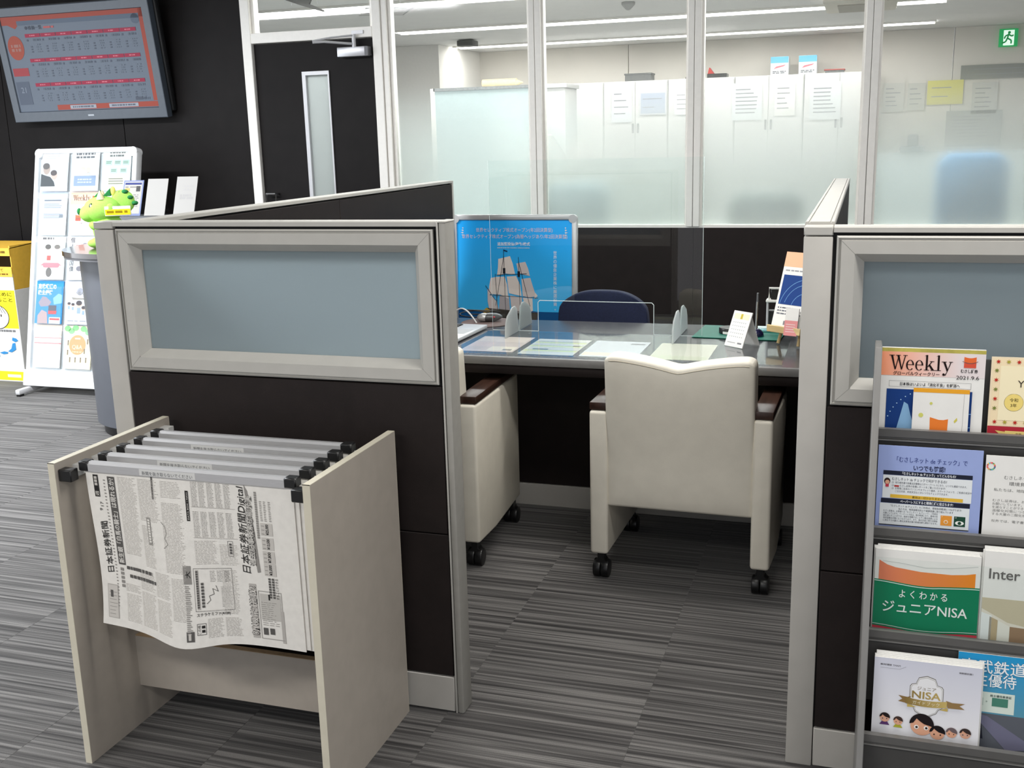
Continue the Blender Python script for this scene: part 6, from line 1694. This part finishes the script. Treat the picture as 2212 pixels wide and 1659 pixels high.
def r4c(pg): pg.rect(0.01, 0.02, 0.19, 0.25, (228, 236, 230), 1); pg.bars(0.02, 0.04, 0.18, 0.22, 8, 0.008, (170, 180, 176), 2, 0.3)
def r5a(pg):
    pg.rect(0, H_ - 0.065, W_, H_, (246, 206, 190), 1); pg.rect(0.03, H_ - 0.030, 0.16, H_ - 0.014, (250, 240, 232), 2); pg.bars(0.03, H_ - 0.060, 0.17, H_ - 0.036, 1, 0.020, (250, 242, 236), 3, 0.0, seg=0.02)
    pg.rect(0, 0.185, W_, 0.190, (232, 140, 140), 1); pg.rect(0, 0.150, W_, 0.158, (236, 150, 150), 1); pg.bars(0.02, 0.02, 0.10, 0.14, 8, 0.005, (206, 200, 204), 1, 0.5); pg.rect(0.05, 0.05, 0.075, 0.065, (200, 190, 190), 2)
def r5b(pg):
    pg.rect(0, 0, W_, H_, (250, 234, 196), 1)
    for x, y in ((0.02, 0.25), (0.05, 0.235), (0.14, 0.25), (0.175, 0.23), (0.19, 0.25), (0.08, 0.255)): pg.circ(x, y, 0.024, (140, 200, 140), 2, 'leaf_cluster', ry=0.018)
    pg.circ(0.10, 0.15, 0.062, (206, 164, 112), 2, 'round_badge'); pg.text('Q&A', 0.10, 0.125, 0.036, (246, 232, 206), 3, 'C'); pg.rect(0.08, 0.185, 0.12, 0.194, (246, 232, 206), 3); pg.bars(0.065, 0.10, 0.135, 0.112, 1, 0.006, (236, 214, 176), 3, 0.0, seg=0.012)
    for x, y in ((0.03, 0.16), (0.175, 0.17), (0.155, 0.11), (0.03, 0.10), (0.05, 0.055), (0.09, 0.055), (0.13, 0.055), (0.17, 0.055)): pg.rect(x - 0.004, y - 0.014, x + 0.004, y + 0.008, (130, 112, 90), 3, 'tiny_figure'); pg.circ(x, y + 0.013, 0.005, (110, 90, 76), 3, 'tiny_figure', n=10)
def r5c(pg):
    pg.rect(0.0, 0.03, W_, H_ - 0.02, (222, 158, 90), 1, 'photo'); pg.poly([(0.06, 0.03), (0.09, 0.10), (0.12, 0.12), (0.16, 0.10), (0.18, 0.03)], (58, 50, 50), 2, 'photo_suit'); pg.circ(0.11, 0.125, 0.022, (196, 146, 116), 3, 'photo_face'); pg.circ(0.108, 0.138, 0.023, (50, 42, 42), 4, 'photo_hair', ry=0.016); pg.rect(0.02, 0.05, 0.05, 0.11, (236, 226, 220), 2); pg.bars(0.03, 0.16, 0.08, 0.24, 3, 0.006, (120, 80, 50), 2, 0.2, vertical=True)
bro(0, 0, 'brochure', 'top-left brochure with a photo of two people in suits', (238, 238, 240), r1a); bro(0, 1, 'brochure', 'brochure with a blue box and two cartoon heads, top middle', (248, 250, 250), r1b); bro(0, 2, 'brochure', 'brochure with pale green boxes, top right of the stand', (246, 250, 246), r1c)
bro(1, 0, 'brochure', 'brochure with a blue-grey header, second row left', (246, 248, 250), r2a); bro(1, 1, 'brochure', 'small Weekly brochure with an orange header behind the green plush toy', (250, 246, 244), r2b)
bro(2, 0, 'brochure', 'brochure with a family photo and pink ribbon, third row', (248, 248, 246), r3a); bro(2, 1, 'brochure', 'white bond brochure with vertical lettering and portrait discs', (250, 248, 250), r3b)
bro(3, 0, 'brochure', 'bright blue railway brochure in the fourth row', (80, 150, 206), r4a); bro(3, 1, 'brochure', 'pale lavender cartoon family brochure in the fourth row', (226, 228, 238), r4b); bro(3, 2, 'brochure', 'pale brochure half hidden beside the grey counter, fourth row', (246, 248, 246), r4c)
bro(4, 0, 'brochure', 'white and salmon brochure in the bottom row left', (252, 250, 250), r5a); bro(4, 1, 'brochure', 'cream Q&A brochure with green leaves, bottom row', (250, 236, 204), r5b); bro(4, 2, 'brochure', 'orange brochure with a dark suit, bottom row beside the counter', (240, 226, 210), r5c)

# ================================================================== YELLOW COLLECTION BOX
yb = thing('collection_box', 'yellow and white book collection box left of the brochure stand', 'box', (-5.50, 5.66, 0))
YEL = mat('yellow_card', (246, 226, 60), 0.6, noise=0.02)
YOR = mat('orange_yellow_card', (240, 190, 70), 0.6, noise=0.04)
bx0, bx1, by0, by1 = -5.80, -5.215, 5.52, 5.80
B().box(bx0, by0, 0, bx1, by1, 0.615).build('lower_body', PAPER, yb, bevel=0.003, seg=1)
fb = B()
fb.box(bx0, by0, 0.615, bx1, by0 + 0.006, 0.72)
fb.build('front_upper', PAPER, yb)
for xa in (bx0, bx1 - 0.006):
    B().box(xa, by0 + 0.006, 0.615, xa + 0.006, by1, 0.90).build('side_wall', YOR, yb)
B().box(bx0, by1 - 0.006, 0.615, bx1, by1, 0.90).build('back_wall', mat('inner_card', (84, 62, 40), 0.8), yb)
B().box(bx0 - 0.002, by0 - 0.003, 0.70, bx1 + 0.002, by0, 0.765).build('front_band', YOR, yb)
B().box(bx0 - 0.002, by0 - 0.003, 0.835, bx1 + 0.002, by0 + 0.004, 0.88).build('top_band', YOR, yb)
B().prism([(by0, 0.88), (by1, 0.90), (by1, 0.905), (by0, 0.885)], 'x', bx0, bx1).build('hood', YOR, yb)
pg = Page(yb, fn=lambda x, y, z: (x - (-5.50), by0 - z - 5.66, y), step=0.001)
pg.rect(bx0 + 0.002, 0.36, bx1 - 0.002, 0.612, (246, 230, 50), 1); pg.rect(bx0 + 0.002, 0.01, bx1 - 0.002, 0.07, (246, 230, 50), 1)
pg.text('子どもたちの未来のために', bx0 + 0.03, 0.575, 0.030, (60, 54, 20), 3, 'L', width=0.53); pg.text('わたしたちが今できること', bx0 + 0.03, 0.538, 0.030, (60, 54, 20), 3, 'L', width=0.53)
pg.circ(-5.385, 0.435, 0.102, (60, 54, 50), 3, 'face_outline', ry=0.082); pg.circ(-5.385, 0.435, 0.098, (250, 250, 248), 4, 'drawn_face', ry=0.078)
pg.circ(-5.42, 0.445, 0.005, (60, 54, 50), 5, 'drawn_eye', ry=0.010); pg.circ(-5.345, 0.445, 0.005, (60, 54, 50), 5, 'drawn_eye', ry=0.010); pg.line([(-5.395, 0.395), (-5.38, 0.40), (-5.365, 0.395)], 0.004, (60, 54, 50), 5)
for i in range(7): pg.line([(-5.385 + (i - 3) * 0.016, 0.515 - abs(i - 3) * 0.004), (-5.385 + (i - 3) * 0.026, 0.475 - abs(i - 3) * 0.006)], 0.004, (60, 54, 50), 5)
pg.bars(bx0 + 0.20, 0.335, bx1 - 0.03, 0.352, 1, 0.013, (120, 120, 122), 2, 0.0, seg=0.016)
for pts in ([(-5.28, 0.30), (-5.25, 0.295), (-5.235, 0.28), (-5.26, 0.27), (-5.285, 0.28)], [(-5.285, 0.26), (-5.262, 0.265), (-5.262, 0.22), (-5.30, 0.20), (-5.33, 0.205), (-5.30, 0.225)], [(-5.33, 0.20), (-5.36, 0.205), (-5.40, 0.195), (-5.37, 0.185), (-5.335, 0.19)], [(-5.405, 0.19), (-5.415, 0.175), (-5.40, 0.165)]):
    pg.poly(pts, (60, 140, 200), 3, 'drawn_map')
pg.rect(-5.36, 0.03, -5.25, 0.05, (250, 246, 210), 2)
pg.flush()
pg = Page(yb, fn=lambda x, y, z: (x - (-5.50), by0 - 0.003 - z - 5.66, y), step=0.001)
pg.text('箱に入れて', bx0 + 0.36, 0.735, 0.024, (120, 92, 30), 1, 'L', width=0.16); pg.bars(bx0 + 0.05, 0.735, bx0 + 0.35, 0.752, 1, 0.014, (130, 100, 36), 1, 0.0, seg=0.02); pg.bars(bx0 + 0.05, 0.705, bx1 - 0.03, 0.73, 1, 0.010, (130, 100, 36), 1, 0.0, seg=0.02); pg.bars(bx0 + 0.05, 0.85, bx1 - 0.03, 0.87, 1, 0.014, (120, 92, 30), 1, 0.0, seg=0.02)
pg.flush()

# ================================================================== RECEPTION COUNTER
CTOP = mat('dark_glossy_counter', (66, 60, 58), 0.16, noise=0.12, nscale=20, coat=0.3)
CBODY = mat('blue_grey_counter', (84, 87, 94), 0.45, noise=0.03, nscale=15)
rc = thing('reception_counter', 'round-ended grey reception counter behind the left partition', 'counter', (-3.1, 4.82, 0))
def stadium(xl, xr, yc, r, n=28):
    p = [(xl - r * math.cos(a), yc - r * math.sin(a)) for a in [(-PI / 2) + PI * i / n for i in range(n + 1)]]
    return p[::-1] + [(xr, yc + r), (xr, yc - r)][::-1][::-1] if False else p + [(xr, yc - r), (xr, yc + r)]
B().prism(stadium(-3.60, -2.20, 4.86, 0.395), 'z', 0.06, 0.950).build('body', CBODY, rc, smooth=True)
B().prism(stadium(-3.60, -2.20, 4.86, 0.365), 'z', 0.0, 0.06).build('plinth', BLKP, rc, smooth=True)
ct = B().prism(stadium(-3.60, -2.18, 4.86, 0.475), 'z', 0.960, 0.985).build('top', CTOP, rc, smooth=True)
B().prism(stadium(-3.60, -2.18, 4.86, 0.468), 'z', 0.945, 0.9599).build('under_edge', mat('counter_edge', (96, 96, 100), 0.4), ct, smooth=True)

# green plush toy
GRN = mat('lime_plush', (158, 214, 92), 0.95, noise=0.08, nscale=120, bump=0.4, bscale=500)
GRD2 = mat('dark_green_felt', (30, 116, 60), 0.95, noise=0.1, nscale=100)
YLP = mat('yellow_plush', (232, 222, 110), 0.95, noise=0.08, nscale=100)
pl = thing('plush_toy', 'lime green plush dragon sitting on the counter', 'plush toy', (-3.80, 4.74, 0.985), (0, 0, math.radians(30)))
b = B().ell((0.0, 0, 0.089), 0.082, 0.085, 0.088, 20, 12)
b.build('body', GRN, pl, local=True, smooth=True)
B().ell((-0.02, 0, 0.195), 0.098, 0.080, 0.072, 22, 14).build('head', GRN, pl, local=True, smooth=True)
B().ell((-0.088, 0, 0.178), 0.052, 0.052, 0.046, 18, 10).build('muzzle', GRN, pl, local=True, smooth=True)
for s in (-1, 1):
    B().ell((-0.066, s * 0.058, 0.212), 0.013, 0.006, 0.022, 14, 8).build('eye', mat('black_eye', (12, 12, 14), 0.15), pl, local=True, smooth=True)
    B().ell((-0.068, s * 0.0635, 0.220), 0.005, 0.002, 0.007, 10, 6).build('eye_glint', PAPER, pl, local=True, smooth=True)
    B().lathe([(0.022, 0.0), (0.013, 0.025), (0.003, 0.045)], (-0.02, s * 0.038, 0.250), 12).build('horn', mat('beige_felt', (226, 208, 166), 0.9), pl, local=True, smooth=True)
    B().ell((0.030, s * 0.070, 0.205), 0.022, 0.012, 0.026, 14, 8).build('ear', GRN, pl, local=True, smooth=True)
    B().ell((-0.055, s * 0.062, 0.115), 0.036, 0.024, 0.024, 14, 8, rot=(0, 0.4, 0)).build('arm', GRN, pl, local=True, smooth=True)
    B().ell((-0.062, s * 0.048, 0.026), 0.046, 0.030, 0.026, 14, 8).build('leg', GRN, pl, local=True, smooth=True)
B().ell((-0.138, 0, 0.190), 0.012, 0.024, 0.018, 12, 8).build('snout_patch', GRD2, pl, local=True, smooth=True)
for i, a in enumerate((25, 55, 85, 115)):
    z = 0.21 + 0.075 * math.sin(math.radians(a)); x = 0.0 + 0.095 * math.cos(math.radians(a))
    B().prism([(x - 0.022, z - 0.02), (x + 0.022, z - 0.02), (x + 0.020, z + 0.022)], 'y', -0.010, 0.010).build('back_spike', GRD2, pl, local=True, bevel=0.003, seg=1)
B().ell((0.085, 0.0, 0.235), 0.060, 0.018, 0.062, 16, 10).build('wing', GRN, pl, local=True, smooth=True)
for i in range(3):
    B().ell((0.10 + 0.022 * i, -0.004, 0.285 - 0.03 * i), 0.018, 0.016, 0.012, 10, 6).build('wing_spot', GRD2, pl, local=True, smooth=True)
B().ell((0.04, 0.0, 0.29), 0.014, 0.012, 0.026, 12, 8).build('crest', YLP, pl, local=True, smooth=True)
sg = B().box(0.00, -0.080, 0.165, 0.13, -0.072, 0.215).build('sash', PAPER, pl, local=True, bevel=0.003)
pg = Page(sg, fn=lambda x, y, z: (x, -0.0805 - z, y), step=0.0005)
pg.rect(0.002, 0.170, 0.128, 0.200, (240, 214, 40), 1, 'yellow_band'); pg.bars(0.01, 0.175, 0.12, 0.197, 1, 0.012, (150, 126, 20), 2, 0.0, seg=0.02); pg.flush()

# raised ledge on the counter with three sloping sign holders
lg = B().box(-4.005, 5.045, 0.985, -2.6, 5.235, 1.12).build('raised_ledge', CBODY, rc, bevel=0.004)
for k, (x, lab) in enumerate(((-3.985, 'blue-bordered sign holder with a printed form, leftmost of the three on the counter'), (-3.825, 'plain white sign holder between the two lettered ones'), (-3.635, 'white sign holder with faint lettering, nearest the door'))):
    ln = math.radians(20)
    t = thing('sign_holder', lab, 'sign', (x, 5.075, 1.1225), (PI / 2 - ln, 0, 0), group='sloping sign holders on the reception counter')
    w, h = 0.133, (0.205, 0.212, 0.222)[k]
    B().box(0, 0, -0.003, w, h, 0).build('plate', clear('sign_acrylic') if k > 5 else ink((168, 166, 164) if k else (120, 130, 166)), t, local=True, fixn=False)
    b = B().box(0, 0, -0.004, w, 0.10, -0.001)
    b.v = [(xx, 0.012 + yy * 0.72, -0.004 - (0.10 - yy) * 0.55 + z) for xx, yy, z in b.v]
    b.build('rear_prop', CLEAR, t, local=True)
    pg = Page(t, step=0.0005)
    if k == 0:
        pg.rect(0.008, 0.012, w - 0.008, h - 0.008, (172, 170, 166), 1); pg.rect(0.012, h - 0.026, w - 0.012, h - 0.014, (60, 68, 120), 2); pg.bars(0.012, 0.05, w - 0.02, h - 0.08, 8, 0.004, (120, 118, 116), 2, 0.2, seg=0.02)
        pg.rect(0.014, h - 0.062, 0.045, h - 0.046, (196, 160, 90), 2); pg.rect(w - 0.045, h - 0.065, w - 0.018, h - 0.034, (70, 70, 72), 2); pg.bars(0.014, h - 0.045, 0.10, h - 0.034, 1, 0.006, (120, 118, 116), 2, 0, seg=0.03)
    elif k == 2:
        pg.bars(0.05, h - 0.085, 0.12, h - 0.045, 2, 0.010, (166, 164, 164), 1, 0.2, seg=0.014); pg.bars(0.03, h - 0.13, 0.12, h - 0.10, 2, 0.012, (160, 158, 158), 1, 0.2, seg=0.016)
    pg.flush()
